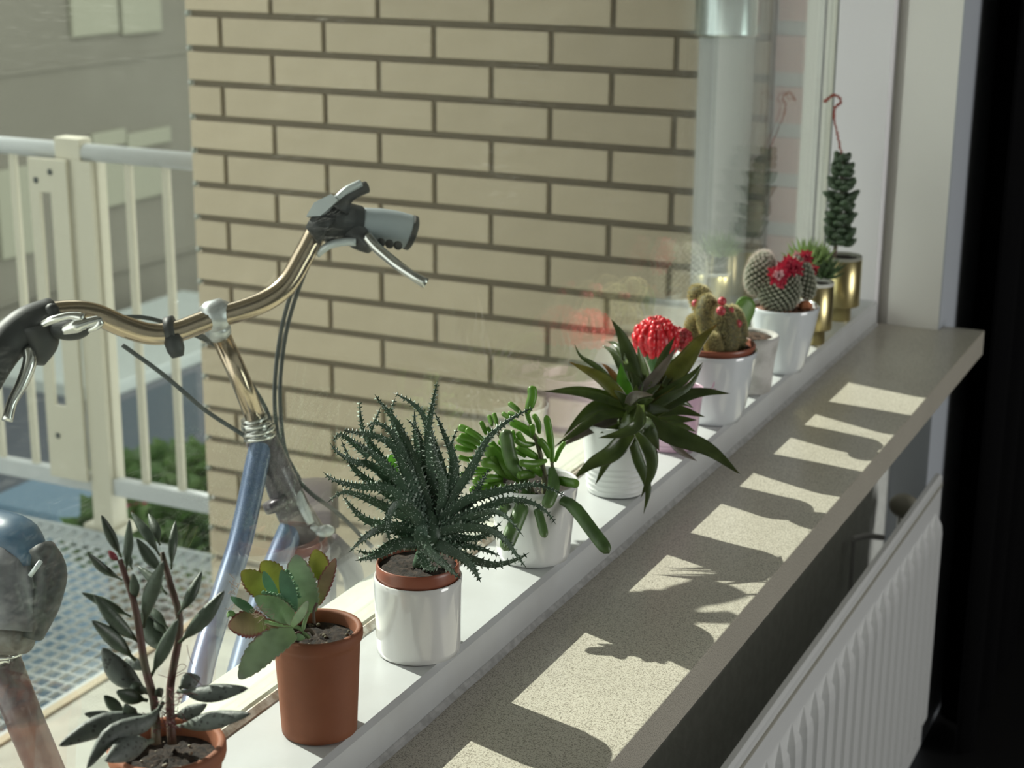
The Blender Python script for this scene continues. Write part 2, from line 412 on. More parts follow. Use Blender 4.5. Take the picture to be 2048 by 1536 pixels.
def pot(par,name,c,rb,rr,h,mt,wall=.0025,lip=None,curve=0,ridges=0,z0=0,seg=56,open_to=None,label=None,wob=0):
    """thick walled pot: outside, rim, inside, closed bottom"""
    out=[(0.0001,0),(rb*.9,0),(rb,.0015)]
    N=14
    for i in range(1,N+1):
        t=i/N; r=rb+(rr-rb)*(t**(1-.45*curve) if curve else t)
        if ridges and t<.50 and t>.08: pass
        out.append((r,h*t*.985+.0015*(1-t)))
    if ridges:
        out=[(0.0001,0),(rb*.93,0),(rb,.002)]
        for i in range(1,81):
            t=i/80; r=rb+(rr-rb)*t
            if .06<t<.42: r+=.0011*max(0,math.sin((t-.06)/.36*math.pi*2*4.5))
            if t>.95: r+=.0009
            out.append((r,h*t*.985))
    if lip:
        lh,lw=lip
        out=[p for p in out if p[1]<h-lh]
        k=rb+(rr-rb)*((h-lh)/h)
        out+=[(k,h-lh),(rr+lw*.6,h-lh+.0008),(rr+lw,h-lh*.7),(rr+lw,h-lh*.25),(rr+lw*.5,h-.0004)]
        top=rr
    else:
        out.append((rr-wall*.15,h-.0003)); top=rr
    inn=[(top-wall*.3,h),(top-wall*.8,h-.0005),(top-wall,h-.002),(top-wall-.0005,h*.75),(rb-wall,h*.2 if open_to is None else open_to),(0.0001,h*.2 if open_to is None else open_to)]
    o=lathe(name,[(r,z+z0) for r,z in out+inn],(c[0],c[1],0),mt,par,seg,wob)
    if label: o['label']=label
    return o
def soil(par,c,r,z,mt=None,amp=.0015,name='soil'):
    V=[(c[0],c[1],z+amp)];F=[];n=28;rings=7
    for i in range(1,rings+1):
        for j in range(n):
            a=2*math.pi*j/n; rr=r*i/rings
            V.append((c[0]+rr*math.cos(a),c[1]+rr*math.sin(a),z+U(-amp,amp)*(1 if i<rings else .2)))
    for j in range(n): F.append((0,1+j,1+(j+1)%n))
    for i in range(rings-1):
        for j in range(n):
            k=(j+1)%n; F.append((1+i*n+j,1+(i+1)*n+j,1+(i+1)*n+k,1+i*n+k))
    m=len(V)
    for j in range(n):
        a=2*math.pi*j/n; V.append((c[0]+r*.96*math.cos(a),c[1]+r*.96*math.sin(a),z-.006))
    b=1+(rings-1)*n
    for j in range(n): F.append((b+j,m+j,m+(j+1)%n,b+(j+1)%n))
    return mk(name,V,F,mt or M_soil,par,True)
def grit(par,c,r,z,n,mt,s=(.0008,.002)):
    mb=MB()
    for _ in range(n):
        a=U(0,6.28); q=r*math.sqrt(R()); k=U(*s)
        mb.ball((c[0]+q*math.cos(a),c[1]+q*math.sin(a),z+k*.4),(k,k*U(.6,1),k*.7),6,4)
    o=mb.go('grit',mt,par,True); o['kind']='stuff'; return o
def spines(par,specs,mt,name='spines'):
    V=[];F=[]
    for c,d,L,r in specs:
        d=d.normalized(); x=d.orthogonal().normalized(); y=d.cross(x); k=len(V)
        for q in range(3): V.append(c+(x*math.cos(q*2.094)+y*math.sin(q*2.094))*r)
        V.append(c+d*L)
        for q in range(3): F.append((k+q,k+(q+1)%3,k+3))
    o=mk(name,V,F,mt,par,False); o['kind']='stuff'; return o

# ================================================================== SETTING: window and inner wall
ZF=-.82        # floor inside
ZO=-.78        # gallery floor outside
YJ=2.545
Y0=-.55
win=thing('window_1',None,None,kind='structure')

# ledge: painted timber bottom rail
mb=MB(); mb.prism([(-.084,-.05),(-.084,0.0),(-.004,0.0),(0,-.004),(0,-.05)],'y',Y0,YJ); mb.go('window_ledge',M_paint,win)
V=[];F=[];ny=260
for i in range(ny):
    y=Y0+(YJ-Y0)*i/(ny-1); k=.0042+.0007*math.sin(y*31)*math.sin(y*13+1)+U(-.00035,.00035)
    V+=[(0.0002,y,-.0335+U(-.0002,.0002)),(k*.5,y,-.0362),(k,y,-.0384),(0.0002,y,-.0384)]
for i in range(ny-1):
    for j in range(3): F.append((i*4+j,i*4+j+1,i*4+5+j,i*4+4+j))
mk('sealant_bead',V,F,M_seal,win,False)
# glazing bead + outer frame
mb=MB(); mb.prism([(-.0925,-.01),(-.0925,.003),(-.0895,.0045),(-.0842,.0012),(-.0842,-.01)],'y',Y0,YJ-.004); mb.go('glazing_bead',M_grime,win)
mb=MB(); mb.prism([(-.118,-.06),(-.118,-.001),(-.0985,.0015),(-.0985,-.06)],'y',Y0,YJ-.004); mb.go('spacer_rail',M_cream,win)
mb=MB(); mb.prism([(-.175,-.075),(-.175,-.022),(-.118,-.003),(-.118,-.075)],'y',Y0,YJ+.02); mb.go('outer_rail',M_cream,win)
# stiles of far side
mb=MB(); mb.box((-.138,YJ-.004,-.06),(-.1105,YJ+.035,1.35)); mb.go('outer_stile',M_stile,win,bevel=.002)
mb=MB(); mb.box((-.1105,YJ-.0005,-.05),(-.1075,YJ+.03,1.35)); mb.box((-.0905,YJ-.002,-.05),(-.0885,YJ+.03,1.35)); mb.go('gasket',M_gask,win)
mb=MB(); mb.box((-.1075,YJ-.001,-.05),(-.0905,YJ+.03,1.35)); mb.go('inner_stile',M_stile,win)
mb=MB(); mb.box((-.0885,YJ-.004,-.05),(-.004,YJ+.05,1.35)); mb.go('jamb_post',M_paintf,win,bevel=.0025)
mb=MB(); mb.box((-.150,Y0,1.27),(-.004,YJ+.03,1.35)); mb.go('head_rail',M_paintf,win)
mb=MB(); mb.box((-.150,Y0-.06,-.06),(-.004,Y0,1.35)); mb.go('near_post',M_paintf,win)
for x in (-.0965,-.1145):
    mb=MB(); mb.box((x-.002,Y0,0.001),(x+.002,YJ-.005,1.27)); mb.go('glass_pane',M_glass,win)
# walls
mb=MB(); mb.box((.0135,YJ+.012,-.0775),(.0935,YJ+1.9,2.1)); mb.box((-.0039,YJ+.030,-.0775),(.0135,YJ+1.9,2.1)); wl=mb.go('wall_left',M_plaster); wl['kind']='structure'
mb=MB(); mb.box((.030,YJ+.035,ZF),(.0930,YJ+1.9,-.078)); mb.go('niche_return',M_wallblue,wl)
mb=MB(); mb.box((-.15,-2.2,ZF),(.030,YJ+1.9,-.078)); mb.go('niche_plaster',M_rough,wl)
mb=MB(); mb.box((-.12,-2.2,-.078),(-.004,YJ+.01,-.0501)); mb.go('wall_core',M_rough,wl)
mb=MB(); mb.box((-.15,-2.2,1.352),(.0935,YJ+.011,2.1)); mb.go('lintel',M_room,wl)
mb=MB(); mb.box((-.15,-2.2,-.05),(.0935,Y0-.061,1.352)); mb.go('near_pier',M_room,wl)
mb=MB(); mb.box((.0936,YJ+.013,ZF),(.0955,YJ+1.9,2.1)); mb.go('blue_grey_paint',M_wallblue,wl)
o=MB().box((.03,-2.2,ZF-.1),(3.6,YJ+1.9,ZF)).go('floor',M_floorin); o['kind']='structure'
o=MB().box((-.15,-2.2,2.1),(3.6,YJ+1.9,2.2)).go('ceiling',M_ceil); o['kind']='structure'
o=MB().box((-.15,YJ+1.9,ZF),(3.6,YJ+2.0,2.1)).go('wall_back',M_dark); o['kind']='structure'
o=MB().box((-.15,-2.3,ZF),(3.6,-2.2,2.1)).go('wall_front',M_room); o['kind']='structure'
o=MB().box((3.5,-2.2,ZF),(3.6,YJ+1.9,2.1)).go('wall_right',M_room); o['kind']='structure'
w2=thing('added_window',None,None,(3.45,1.7,.35),kind='structure')  # unseen window added around the fill lamp
mb=MB(); mb.box((3.44,.68,-.37),(3.499,.74,1.07)); mb.box((3.44,2.66,-.37),(3.499,2.72,1.07)); mb.box((3.44,.74,-.37),(3.499,2.66,-.31)); mb.box((3.44,.74,1.01),(3.499,2.66,1.07)); mb.go('added_board',M_paintf,w2)
# stone sill slab
mb=MB(); mb.prism([(.0002,Y0),(.160,Y0),(.160,YJ+.040),(.0958,YJ+.040),(.0958,YJ+.0115),(.0002,YJ+.0115)],'z',-.077,-.0385)
sill=mb.go('stone_windowsill',M_stone,bevel=.0012); tag(sill,'speckled beige stone windowsill slab with bands of sunlight above the radiator','windowsill')

# ------------------------------------------------------------------ radiator
rad=thing('radiator','white ribbed panel radiator under the stone windowsill','radiator',(.11,1.3,ZF+.12))
RX=.137; RT=-.240; RB=ZF+.12; YR0=.35; YR1=2.462
PITCH=.0470; nr=int((YR1-YR0-.05)/PITCH)
# front panel with raised ribs (channels)
V=[];F=[]
ys=[];st=[]
y=YR1-.032
rows=[(RT-.004,0,0),(RT-.052,0,0),(RT-.056,.15,.12),(RT-.064,.5,.5),(RT-.074,.85,.85),(RT-.088,1,1),(RB+.06,1,1),(RB+.04,0,.6),(RB,0,.6)]
for z,d,ws_ in rows:
    V.append((RX,YR1,z))
    for k in range(nr):
        yc=y-k*PITCH; h0=.0150*ws_+.0008; h1=.0132*ws_+.0004
        V+=[(RX,yc+h0,z),(RX+.010*d,yc+h1,z),(RX+.010*d,yc-h1,z),(RX,yc-h0,z)]
    V.append((RX,YR0,z))
m=2+4*nr
for i in range(len(rows)-1):
    for j in range(m-1): F.append((i*m+j,(i+1)*m+j,(i+1)*m+j+1,i*m+j+1))
mk('front_panel',V,F,M_rad,rad,False)
mb=MB(); mb.prism([(RX,RT-.004),(RX-.0035,RT),(RX-.010,RT+.0005),(RX-.012,RT-.003),(RX-.012,RT-.02),(RX-.001,RT-.02)],'y',YR0,YR1); mb.go('top_fold',M_rad,rad,bevel=.0006)
mb=MB(); mb.prism([(RX-.001,RT-.0125),(RX+.0012,RT-.0135),(RX+.0012,RT-.0185),(RX-.001,RT-.0195)],'y',YR0,YR1); mb.go('seam_line',M_radg,rad)
mb=MB(); mb.box((RX-.0165,YR0,RB),(RX-.0125,YR1-.008,RT-.012)); mb.go('back_panel',M_rad,rad)
mb=MB()
y=YR1-.05
while y>YR0+.3: mb.box((RX-.027,y,RT-.10),(RX-.017,y+.0012,RT-.030)); y-=.01
o=mb.go('convector_fins',M_radg,rad); o['kind']='stuff'
mb=MB(); mb.box((RX-.012,YR1-.0035,RB),(RX-.001,YR1-.0005,RT-.021)); mb.go('end_plate',M_rad,rad)
k0=onx(1808,1012,.078)
mb=MB(); mb.ball(k0,(.024,.017,.020),16,10); mb.go('thermostat_knob',M_knob,rad,True)
mb=MB(); mb.tube([k0+Vector((0,0,-.016)),k0+Vector((.0,.0,-.045))],.009,10); mb.tube([k0+Vector((0,0,-.045)),k0+Vector((.018,-.06,-.06))],.007,10); mb.go('valve_stem',M_chrome,rad,True)
p1=onx(1705,1078,.045); p2=onx(1765,1075,.07)
mb=MB(); mb.tube([p1,p1.lerp(p2,.5)+Vector((0,0,.004)),p2],.0045,8); mb.box(tuple(p1+Vector((-.003,.006,-.09))),tuple(p1+Vector((.002,.012,0)))); mb.go('wall_bracket',M_white,rad)
mb=MB(); mb.tube([(.075,2.40,RB-.115),(.075,2.40,RB+.02)],.008,10); mb.go('supply_pipe',M_chrome,rad,True)

# curtain
V=[];F=[]; ny=120
for i in range(ny):
    y=2.665+(4.3-2.665)*i/(ny-1); x=.150+.035*math.sin((y-2.665)*34)+.012*math.sin(y*71)
    V+=[(x,y,2.05),(x,y,ZF+.01),(x+.004,y,ZF+.01),(x+.004,y,2.05)]
for i in range(ny-1):
    for j in range(4): F.append((i*4+j,i*4+(j+1)%4,i*4+4+(j+1)%4,i*4+4+j))
F+= [(0,1,2,3),tuple((ny-1)*4+j for j in (3,2,1,0))]
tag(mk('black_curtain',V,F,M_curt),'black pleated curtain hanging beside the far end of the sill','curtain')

# ================================================================== OUTSIDE
YW=2.58
wf=MB().box((-1.320,YW+.008,ZO-.02),(-.2035,YW+.19,2.4)).go('wall_far',M_mort); wf['kind']='structure'
BL,BH=.2125,.0515; PX,PZ=.2225,.0635
zj=.3615      # a bed joint
me=None
def brickmesh(L,H,D,name):
    mb=MB().box((0,0,0),(L,D,H)); o=mb.go(name,M_brick,None,bevel=.0018); me=o.data; bpy.data.objects.remove(o); return me
cache={}
# course k has its bottom at ZJ0 + k*PZ ; head joints measured in the photograph
ZJ0=.268+.005
xa=ony(440,60,YW).x   # head joint left on course between 28 and 96
k0=-16
for k in range(-17,18):
    z=ZJ0+k*PZ
    if z<ZO-.01 or z>1.25: continue
    par_=(k%2)
    x=xa+ (0 if par_==1 else PX/2) - 3*PX
    while x<-.20:
        a=max(x+.005,-1.328); b=min(x+PX-.005,-.206)
        if b-a>.02:
            key=round(b-a,3)
            if key not in cache: cache[key]=brickmesh(b-a,BH,.03,'brick')
            o=bpy.data.objects.new('brick',cache[key]); COL.objects.link(o); o.parent=wf
            o.location=(a,YW+U(-.0008,.0008),z)
        x+=PX
# small mortar blobs / pale ties on the wall's corner
mb=MB()
for k in range(-17,18):
    z=ZJ0+k*PZ-.006
    if z>ZO: mb.ball((-1.3255,YW+.004,z),.006,6,4)
mb.go('corner_mortar',M_mort2,wf,True)
# pinkish return wall between pipe and frame
wr=MB().box((-.2025,YJ+.060,ZO),(-.138,YJ+.2,2.4)).go('wall_side',M_mort2); wr['kind']='structure'
z=ZO; q=0
rm=MB().box((0,0,0),(.060,.02,.057)).go('tmp',M_redbr,None,bevel=.002); rme=rm.data; bpy.data.objects.remove(rm)
while z<1.2:
    o=bpy.data.objects.new('brick',rme); COL.objects.link(o); o.parent=wr; o.location=(-.201+(q%2)*.002,YJ+.050,z); z+=.0800; q+=1
o=MB().box((-1.55,-2.2,1.76),(-.151,YW-.003,1.92)).go('ceiling_gallery',M_conc); o['kind']='structure'
# drain pipe
dp=thing('drain_pipe','pale grey round drainpipe against the tan brick wall','pipe',(-.277,2.53,ZO))
cx,cy=-.2605,2.532
mb=MB(); mb.tube([(cx,cy,ZO),(cx,cy,.402)],.0435,32); mb.go('pipe',M_pvc,dp,True)
mb=MB(); mb.tube([(cx,cy,.398),(cx,cy,.403),(cx,cy,.408),(cx,cy,.47),(cx,cy,.475)],[.0505,.053,.0515,.0515,.049],32); mb.go('zinc_collar',M_zinc,dp,True)
mb=MB(); mb.tube([(cx,cy,.476),(cx,cy,2.3)],.040,24); mb.go('upper_pipe',M_zinc,dp,True)

# gallery floor and grating
gf=MB().box((-1.285,-2.2,ZO-.15),(-.151,YW+.19,ZO)).go('floor_gallery',M_conc); gf['kind']='structure'
o=MB().box((-1.305,-2.2,ZO-.05),(-1.286,2.775,ZO+.004)).go('trim_1',M_brassedge); o['kind']='structure'
o=MB().box((-.20,-2.2,ZO-.15),(-.1505,YW,-.08)).go('wall_outer',M_cream); o['kind']='structure'
gr=thing('steel_grating','galvanised open steel grating forming the outer gallery floor beside the railing','grating',(-2.2,1.3,ZO))
mb=MB(); x=-1.34
while x>-3.3: mb.box((x-.0011,-.4,ZO-.0085),(x+.0011,2.765,ZO)); x-=.0333
o=mb.go('bearing_bars',M_galv,gr); o['kind']='stuff'
mb=MB(); y=-.38
while y<2.75: mb.box((-3.3,y-.0012,ZO-.004),(-1.31,y+.0012,ZO+.0006)); y+=.0333
o=mb.go('cross_bars',M_galv,gr); o['kind']='stuff'
mb=MB(); mb.box((-3.3,2.766,ZO-.035),(-1.31,2.776,ZO+.004)); mb.box((-1.316,-.4,ZO-.035),(-1.3065,2.7655,ZO+.002)); mb.go('grating_edge',M_galv,gr)

# railing
rl=thing('balcony_railing','cream painted steel balcony railing ending at the brick wall corner','railing',(-1.9,2.80,ZO))
YR=2.80; zt=.078
mb=MB(); mb.tube([(-3.3,YR,zt),(-1.335,YR,zt)],.0185,18); mb.go('top_rail',M_railw,rl,True)
mb=MB(); mb.box((-3.3,YR-.012,-.690),(-1.335,YR+.012,-.650)); mb.go('bottom_rail',M_railw,rl,bevel=.003)
for px in (345,272,208,48,-20,-85,-150):
    x=ony(px,600,YR).x
    mb=MB(); mb.box((x-.0085,YR-.006,-.652),(x+.0085,YR+.006,zt-.004)); mb.go('baluster',M_rail,rl,bevel=.002)
xa,xb,xc,xd=[ony(p,600,YR-.03).x for p in (78,112,152,192)]
post=MB()
post.box((xa,YR-.04,-.62),(xb,YR-.03,.06)) 
# plate with slot
def slotplate(mb,x0,x1,y0,y1,z0,z1,sl):
    sx0,sx1,sz0,sz1=sl
    mb.box((x0,y0,z0),(sx0,y1,z1)); mb.box((sx1,y0,z0),(x1,y1,z1)); mb.box((sx0,y0,z0),(sx1,y1,sz0)); mb.box((sx0,y0,sz1),(sx1,y1,z1))
post=MB(); slotplate(post,xa,xc,YR-.034,YR-.024,-.66,.062,(ony(96,600,YR-.03).x,ony(119,600,YR-.03).x,-.49,-.01))
post.go('slotted_plate',M_rail,rl)
MB().box((xc+.001,YR-.022,-.768),(xd,YR+.03,.062)).go('post',M_rail,rl,bevel=.002)
MB().box((xc-.04,YR-.02,.06),(xc+.028,YR+.02,.108)).go('post_cap',M_rail,rl,bevel=.003)
for (zx,zz) in ((xa+.02,.015),(xa+.06,.035),(xa+.03,-.56)): MB().ball((zx,YR-.035,zz),(.007,.003,.007),10,6).go('bolt',M_gask,rl,True)
MB().box((xc-.03,YR-.02,-.790),(xd+.01,YR+.05,-.768)).go('foot_plate',M_rail,rl)

# far building, car, planting
fb=thing('far_building','grey rendered building across the street with painted sun patches and dark joints','building',(-7.2,8,-3.0))
FX=-7.0
MB().box((FX-.3,-2,-3.2),(FX,24,3.4)).go('facade',M_fac,fb)
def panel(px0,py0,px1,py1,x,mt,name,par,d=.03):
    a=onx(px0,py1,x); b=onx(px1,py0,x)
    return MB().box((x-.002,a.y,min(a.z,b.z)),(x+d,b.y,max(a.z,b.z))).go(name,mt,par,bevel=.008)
panel(140,-60,225,75,FX,M_facsun,'added_board',fb)  # raised paler panels in place of sunlight falling on the facade
panel(240,-60,312,70,FX,M_facsun,'added_board',fb)
panel(180,256,245,300,FX,M_facsun,'sun_patch_panel',fb); panel(250,252,335,300,FX,M_facsun,'sun_patch_panel',fb)
panel(165,300,330,425,FX,M_facsun,'sun_patch_panel',fb); panel(0,330,50,520,FX,M_facsun,'sun_patch_panel',fb)
panel(185,640,345,770,FX,M_facsun,'sun_patch_panel',fb); panel(-60,620,60,800,FX,M_facsun,'sun_patch_panel',fb)
zjn=onx(277,527,FX).z
mb=MB(); mb.box((FX,-2,zjn-.012),(FX+.03,24,zjn+.012)); mb.box((FX,-2,zjn+1.45),(FX+.012,24,zjn+1.49)); mb.box((FX,-2,zjn-1.5),(FX+.012,24,zjn-1.46)); mb.go('joint',M_fac,fb)
cX=-5.6
a=onx(170,800,cX); b=onx(400,705,cX)
car=thing('parked_car','dark slate parked car seen through the railing, pale roof edge','car',(cX-.8,(a.y+b.y)/2,a.z-1.2))
y0c,y1c=a.y-.25,b.y+2.2; zr=(a.z+b.z)/2
mb=MB(); mb.prism([(y0c-.9,zr-1.25),(y0c-.9,zr-.62),(y0c-.2,zr-.52),(y0c+.35,zr-.04),(y1c-.9,zr-.04),(y1c-.2,zr-.55),(y1c,zr-.6),(y1c,zr-1.25)],'x',cX-1.2,cX); mb.go('body',M_car,car,bevel=.04,smooth=True)
MB().box((cX-1.1,y0c+.35,zr-.05),(cX+.02,y1c-.9,zr+.03)).go('roof_edge',M_carlt,car,bevel=.01)
mb=MB(); mb.prism([(y0c+.0,zr-.50),(y0c+.42,zr-.1),(y0c+1.3,zr-.1),(y0c+1.3,zr-.50)],'x',cX+.001,cX+.01); mb.go('side_window',M_glassdark,car)
mb=MB(); mb.prism([(y0c+1.38,zr-.50),(y0c+1.38,zr-.1),(y1c-1.0,zr-.1),(y1c-.5,zr-.50)],'x',cX+.001,cX+.01); mb.go('side_window',M_glassdark,car)
for yy in (y0c-.2,y1c-.7):
    mb=MB(); mb.tube([(cX-.2,yy,zr-1.2),(cX+.02,yy,zr-1.2)],.32,20); mb.go('wheel',M_tyre,car)
ZG=zr-1.52
o=MB().box((-12,-4,ZG-.1),(-1.0,26,ZG)).go('ground',M_tar); o['kind']='structure'
# bushes
def bush(c,r,n,label,seed,flower=False):
    rnd=random.Random(seed); t=thing('bush',label,'bush',(c[0],c[1],ZG))
    V=[];F=[]
    for i in range(n):
        a=rnd.uniform(0,6.28); b=rnd.uniform(-1,1); q=rnd.uniform(.6,1)
        s=math.sqrt(1-b*b); p=Vector((c[0]+r[0]*q*s*math.cos(a),c[1]+r[1]*q*s*math.sin(a),c[2]+r[2]*q*b))
        d=Vector((rnd.uniform(-1,1),rnd.uniform(-1,1),rnd.uniform(-.3,1))).normalized(); x=d.orthogonal().normalized(); L=rnd.uniform(.05,.11); W=L*.3; k=len(V)
        V+=[p,p+d*L*.5+x*W,p+d*L,p+d*L*.5-x*W]; F.append((k,k+1,k+2,k+3))
    o=mk('foliage',V,F,M_bush,t,False); o['kind']='stuff'
    mb=MB()
    for i in range(6): mb.tube([(c[0]+rnd.uniform(-.1,.1),c[1]+rnd.uniform(-.1,.1),ZG),(c[0]+rnd.uniform(-.5,.5)*r[0],c[1]+rnd.uniform(-.5,.5)*r[1],c[2]+.4*r[2])],[.012,.005],6)
    mb.go('twigs',M_mort,t)
    mb=MB(); mb.ball(c,(r[0]*.62,r[1]*.62,r[2]*.62),14,9); mb.go('inner_foliage',M_bush,t,True)
    if flower:
        mb=MB()
        for i in range(10):
            a=rnd.uniform(0,6.28); mb.ball((c[0]+r[0]*.95*math.cos(a),c[1]-r[1]*abs(math.sin(a)),c[2]+rnd.uniform(-.1,.5)*r[2]),.03,6,4)
        mb.go('blossom',M_flow,t,True)
    return t
for i,(px,py,d,r,l) in enumerate(((250,1000,5.6,.12,'green bush with pink blossoms behind the railing, left of the plain bushes'),(340,1000,6.2,.22,'dense green bush behind the middle balusters'),(412,975,4.9,.10,'green bush behind the railing beside the wall corner'),(222,1078,4.1,.06,'small spiky dark green plant below the bottom rail, left one'),(400,1085,4.25,.08,'low dark shrub below the bottom rail by the wall corner'))):
    p=at(px,py,d); bush(tuple(p),(r,r*.9,r*.8),int(2600*(r/.3)**1.4),l,i+3,flower=(i==0))
# blue crate seen under the bottom rail
p=ony(55,1025,3.2); 
o=MB().box((p.x-.16,p.y,ZG),(p.x+.10,p.y+.22,p.z+.01)).go('blue_bin',M_blue,bevel=.015); tag(o,'tall blue bin standing beyond the bottom rail at far left','bin')

# ================================================================== BICYCLE
bk=thing('bicycle','old steel blue city bicycle parked outside close to the window','bicycle',(-.42,1.2,ZO))
def T(name,pts,r,mt,par=bk,n=14,res=None,label=None):
    P=[at(*p) if len(p)==3 else Vector(p[0]) for p in pts]
    if res: P=catmull(P,res)
    if isinstance(r,(list,tuple)) and res: rr=[lerpl(r,i/(res-1)) for i in range(res)]
    else: rr=r
    rr=rr if isinstance(rr,(list,tuple)) else rr
    mb=MB(); V,F,_,_=sweep(P,rr,rr,n,res=len(P)); mb.add(V,F); o=mb.go(name,mt,par,True)
    if label: o['label']=label
    return o
def dd(x): return 1.66+(x/830.)*.13     # bar depth
bar=[(98,626),(150,622),(195,630),(245,652),(300,668),(350,664),(395,648),(432,634),(470,625),(530,602),(572,570),(605,515),(636,462),(672,438),(720,444)]
T('handlebar',[(x,y,dd(x)) for x,y in bar],.0112,M_brownrefl,res=60,n=16)
gl=T('grip',[(-60,790,1.61),(-25,735,1.63),(10,690,1.65),(55,650,1.66),(108,626,dd(108))],[.0225,.021,.020,.019,.0165],M_rub,res=20,n=16)
gr_=T('grip',[(722,444,dd(722)),(750,449,dd(750)),(790,456,dd(790)),(818,464,dd(818))],[.0155,.0180,.0185,.0185],M_rubg,res=20,n=18,label='grey rubber grip')
mb=MB(); p=at(817,464,dd(817)); q=at(829,468,dd(829)); mb.tube([p,p.lerp(q,.7),q],[.0192,.0192,.015],18); mb.go('grip_end',M_rub,gr_,True)
mb=MB()
for i in range(4):
    c=at(745+i*17,482+i*3,dd(750)-.012); mb.ball(c,(.0055,.004,.005),8,5)
mb.go('finger_ridge',M_rub,gr_,True)
# right shifter / brake housing
mb=MB(); mb.tube([at(636,455,dd(640)),at(668,437,dd(660)),at(722,443,dd(722))],[.020,.022,.0165],14); mb.tube([at(622,440,1.745),at(655,462,1.745)],[.010,.017],12)
hz=mb.go('shifter_housing',M_rub,bk,True)
a_=[at(x,y,1.735) for x,y in ((612,433),(628,405),(662,388),(676,400),(650,424),(640,432))]
V=a_+[v+Vector((-.004,.012,-.004)) for v in a_]; n=6
mk('shifter_cover',V,[tuple(range(n)),tuple(range(n,2*n))[::-1]]+[(i,(i+1)%n,(i+1)%n+n,i+n) for i in range(n)],M_silv,hz,False)
T('thumb_lever',[(676,418,1.75),(690,395,1.75),(712,382,1.755),(734,374,1.76)],[.013,.009,.007,.0065],M_rub,par=bk,res=14)
T('thumb_lever_top',[(674,398,1.742),(695,380,1.745),(722,366,1.75)],[.004,.0045,.004],M_silv,par=bk,res=10)
T('brake_mount',[(700,455,1.77),(722,478,1.765),(742,492,1.76)],[.016,.0135,.009],M_rub,par=bk,res=10)
T('brake_lever',[(732,470,1.755),(752,494,1.75),(790,527,1.74),(830,554,1.735),(853,567,1.735)],[.006,.0055,.005,.0048,.006],M_chrome,res=20)
T('brake_lever',[(742,480,1.765),(760,500,1.762),(800,532,1.755),(845,562,1.75)],[.005,.005,.0045,.003],M_gask,res=16,label='dark underside of the right brake lever')
T('cable_sleeve',[(634,508,1.76),(660,490,1.755),(690,484,1.755),(712,484,1.755)],.0042,M_silv,res=16)
# left lever, bell
T('brake_mount',[(75,655,1.66),(82,690,1.66),(78,728,1.655)],[.022,.017,.006],M_rub,res=10)
T('brake_lever',[(56,698,1.65),(60,722,1.645),(45,765,1.64),(24,805,1.635),(14,842,1.63)],[.007,.0068,.006,.005,.0055],M_chrome,res=22)
mb=MB(); c=at(135,655,1.655); mb.ball(c,(.026,.016,.0125),18,10); mb.go('shifter_housing',M_rub,bk,True)
T('chrome_lever',[(84,650,1.635),(105,640,1.63),(140,632,1.63),(168,636,1.63)],[.0035,.004,.004,.005],M_chrome,res=14)
T('chrome_lever',[(125,662,1.632),(160,650,1.63),(198,640,1.632),(196,652,1.632),(176,662,1.632)],[.004,.007,.005,.004,.002],M_chrome,res=20)
mb=MB(); mb.ball(at(104,621,1.66),.0075,10,6); mb.go('clamp_bolt',M_rub,bk,True)
# bracket clamp on bar
mb=MB(); mb.tube([at(334,664,dd(345)),at(352,660,dd(345))],.0155,14); mb.tube([at(345,676,dd(345)-.005),at(352,700,dd(345)-.008),at(356,714,dd(345)-.008)],[.010,.009,.006],8)
mb.go('lamp_clamp',M_rub,bk,True)
# stem
mb=MB(); mb.tube([at(405,640,1.727),at(420,635,1.73),at(445,628,1.735),at(458,628,1.737)],[.0125,.017,.017,.0125],16)
mb.tube([at(424,628,1.735),at(436,660,1.742),at(443,672,1.746)],[.011,.014,.0115],16); mb.go('stem_clamp',M_alu,bk,True)
T('quill',[(438,664,1.745),(474,742,1.757),(516,850,1.775)],.0106,M_brownrefl,n=16,label='chrome stem tube tinted for a brown reflection')
mb=MB()
for (x,y,r,h) in ((508,838,.0145,6),(512,850,.0165,9),(516,860,.0185,6),(519,872,.0175,7)):
    mb.tube([at(x,y-h/2,1.775),at(x+1.5,y+h/2,1.776)],r,18)
mb.go('headset',M_chrome,bk,True)
T('head_tube',[(521,876,1.777),(560,960,1.79),(600,1050,1.803),(622,1085,1.81)],[.0170,.0172,.019,.021],M_bdark,n=18)
T('top_tube',[(524,884,1.775),(512,935,1.76),(497,1010,1.74),(480,1085,1.715),(455,1165,1.685),(428,1250,1.65),(402,1340,1.60),(385,1430,1.55)],.0125,M_bblue,res=40,n=18,label='blue painted curved upper frame tube')
T('down_tube',[(590,1045,1.80),(570,1090,1.79),(540,1165,1.765),(505,1265,1.73),(470,1390,1.68),(440,1500,1.64)],.0145,M_bblue,res=36,n=18,label='blue painted lower frame tube')
mb=MB(); mb.tube([at(548,1000,1.775),at(556,1018,1.777)],.0135,14); mb.go('cable_stop',M_bdark,bk,True)
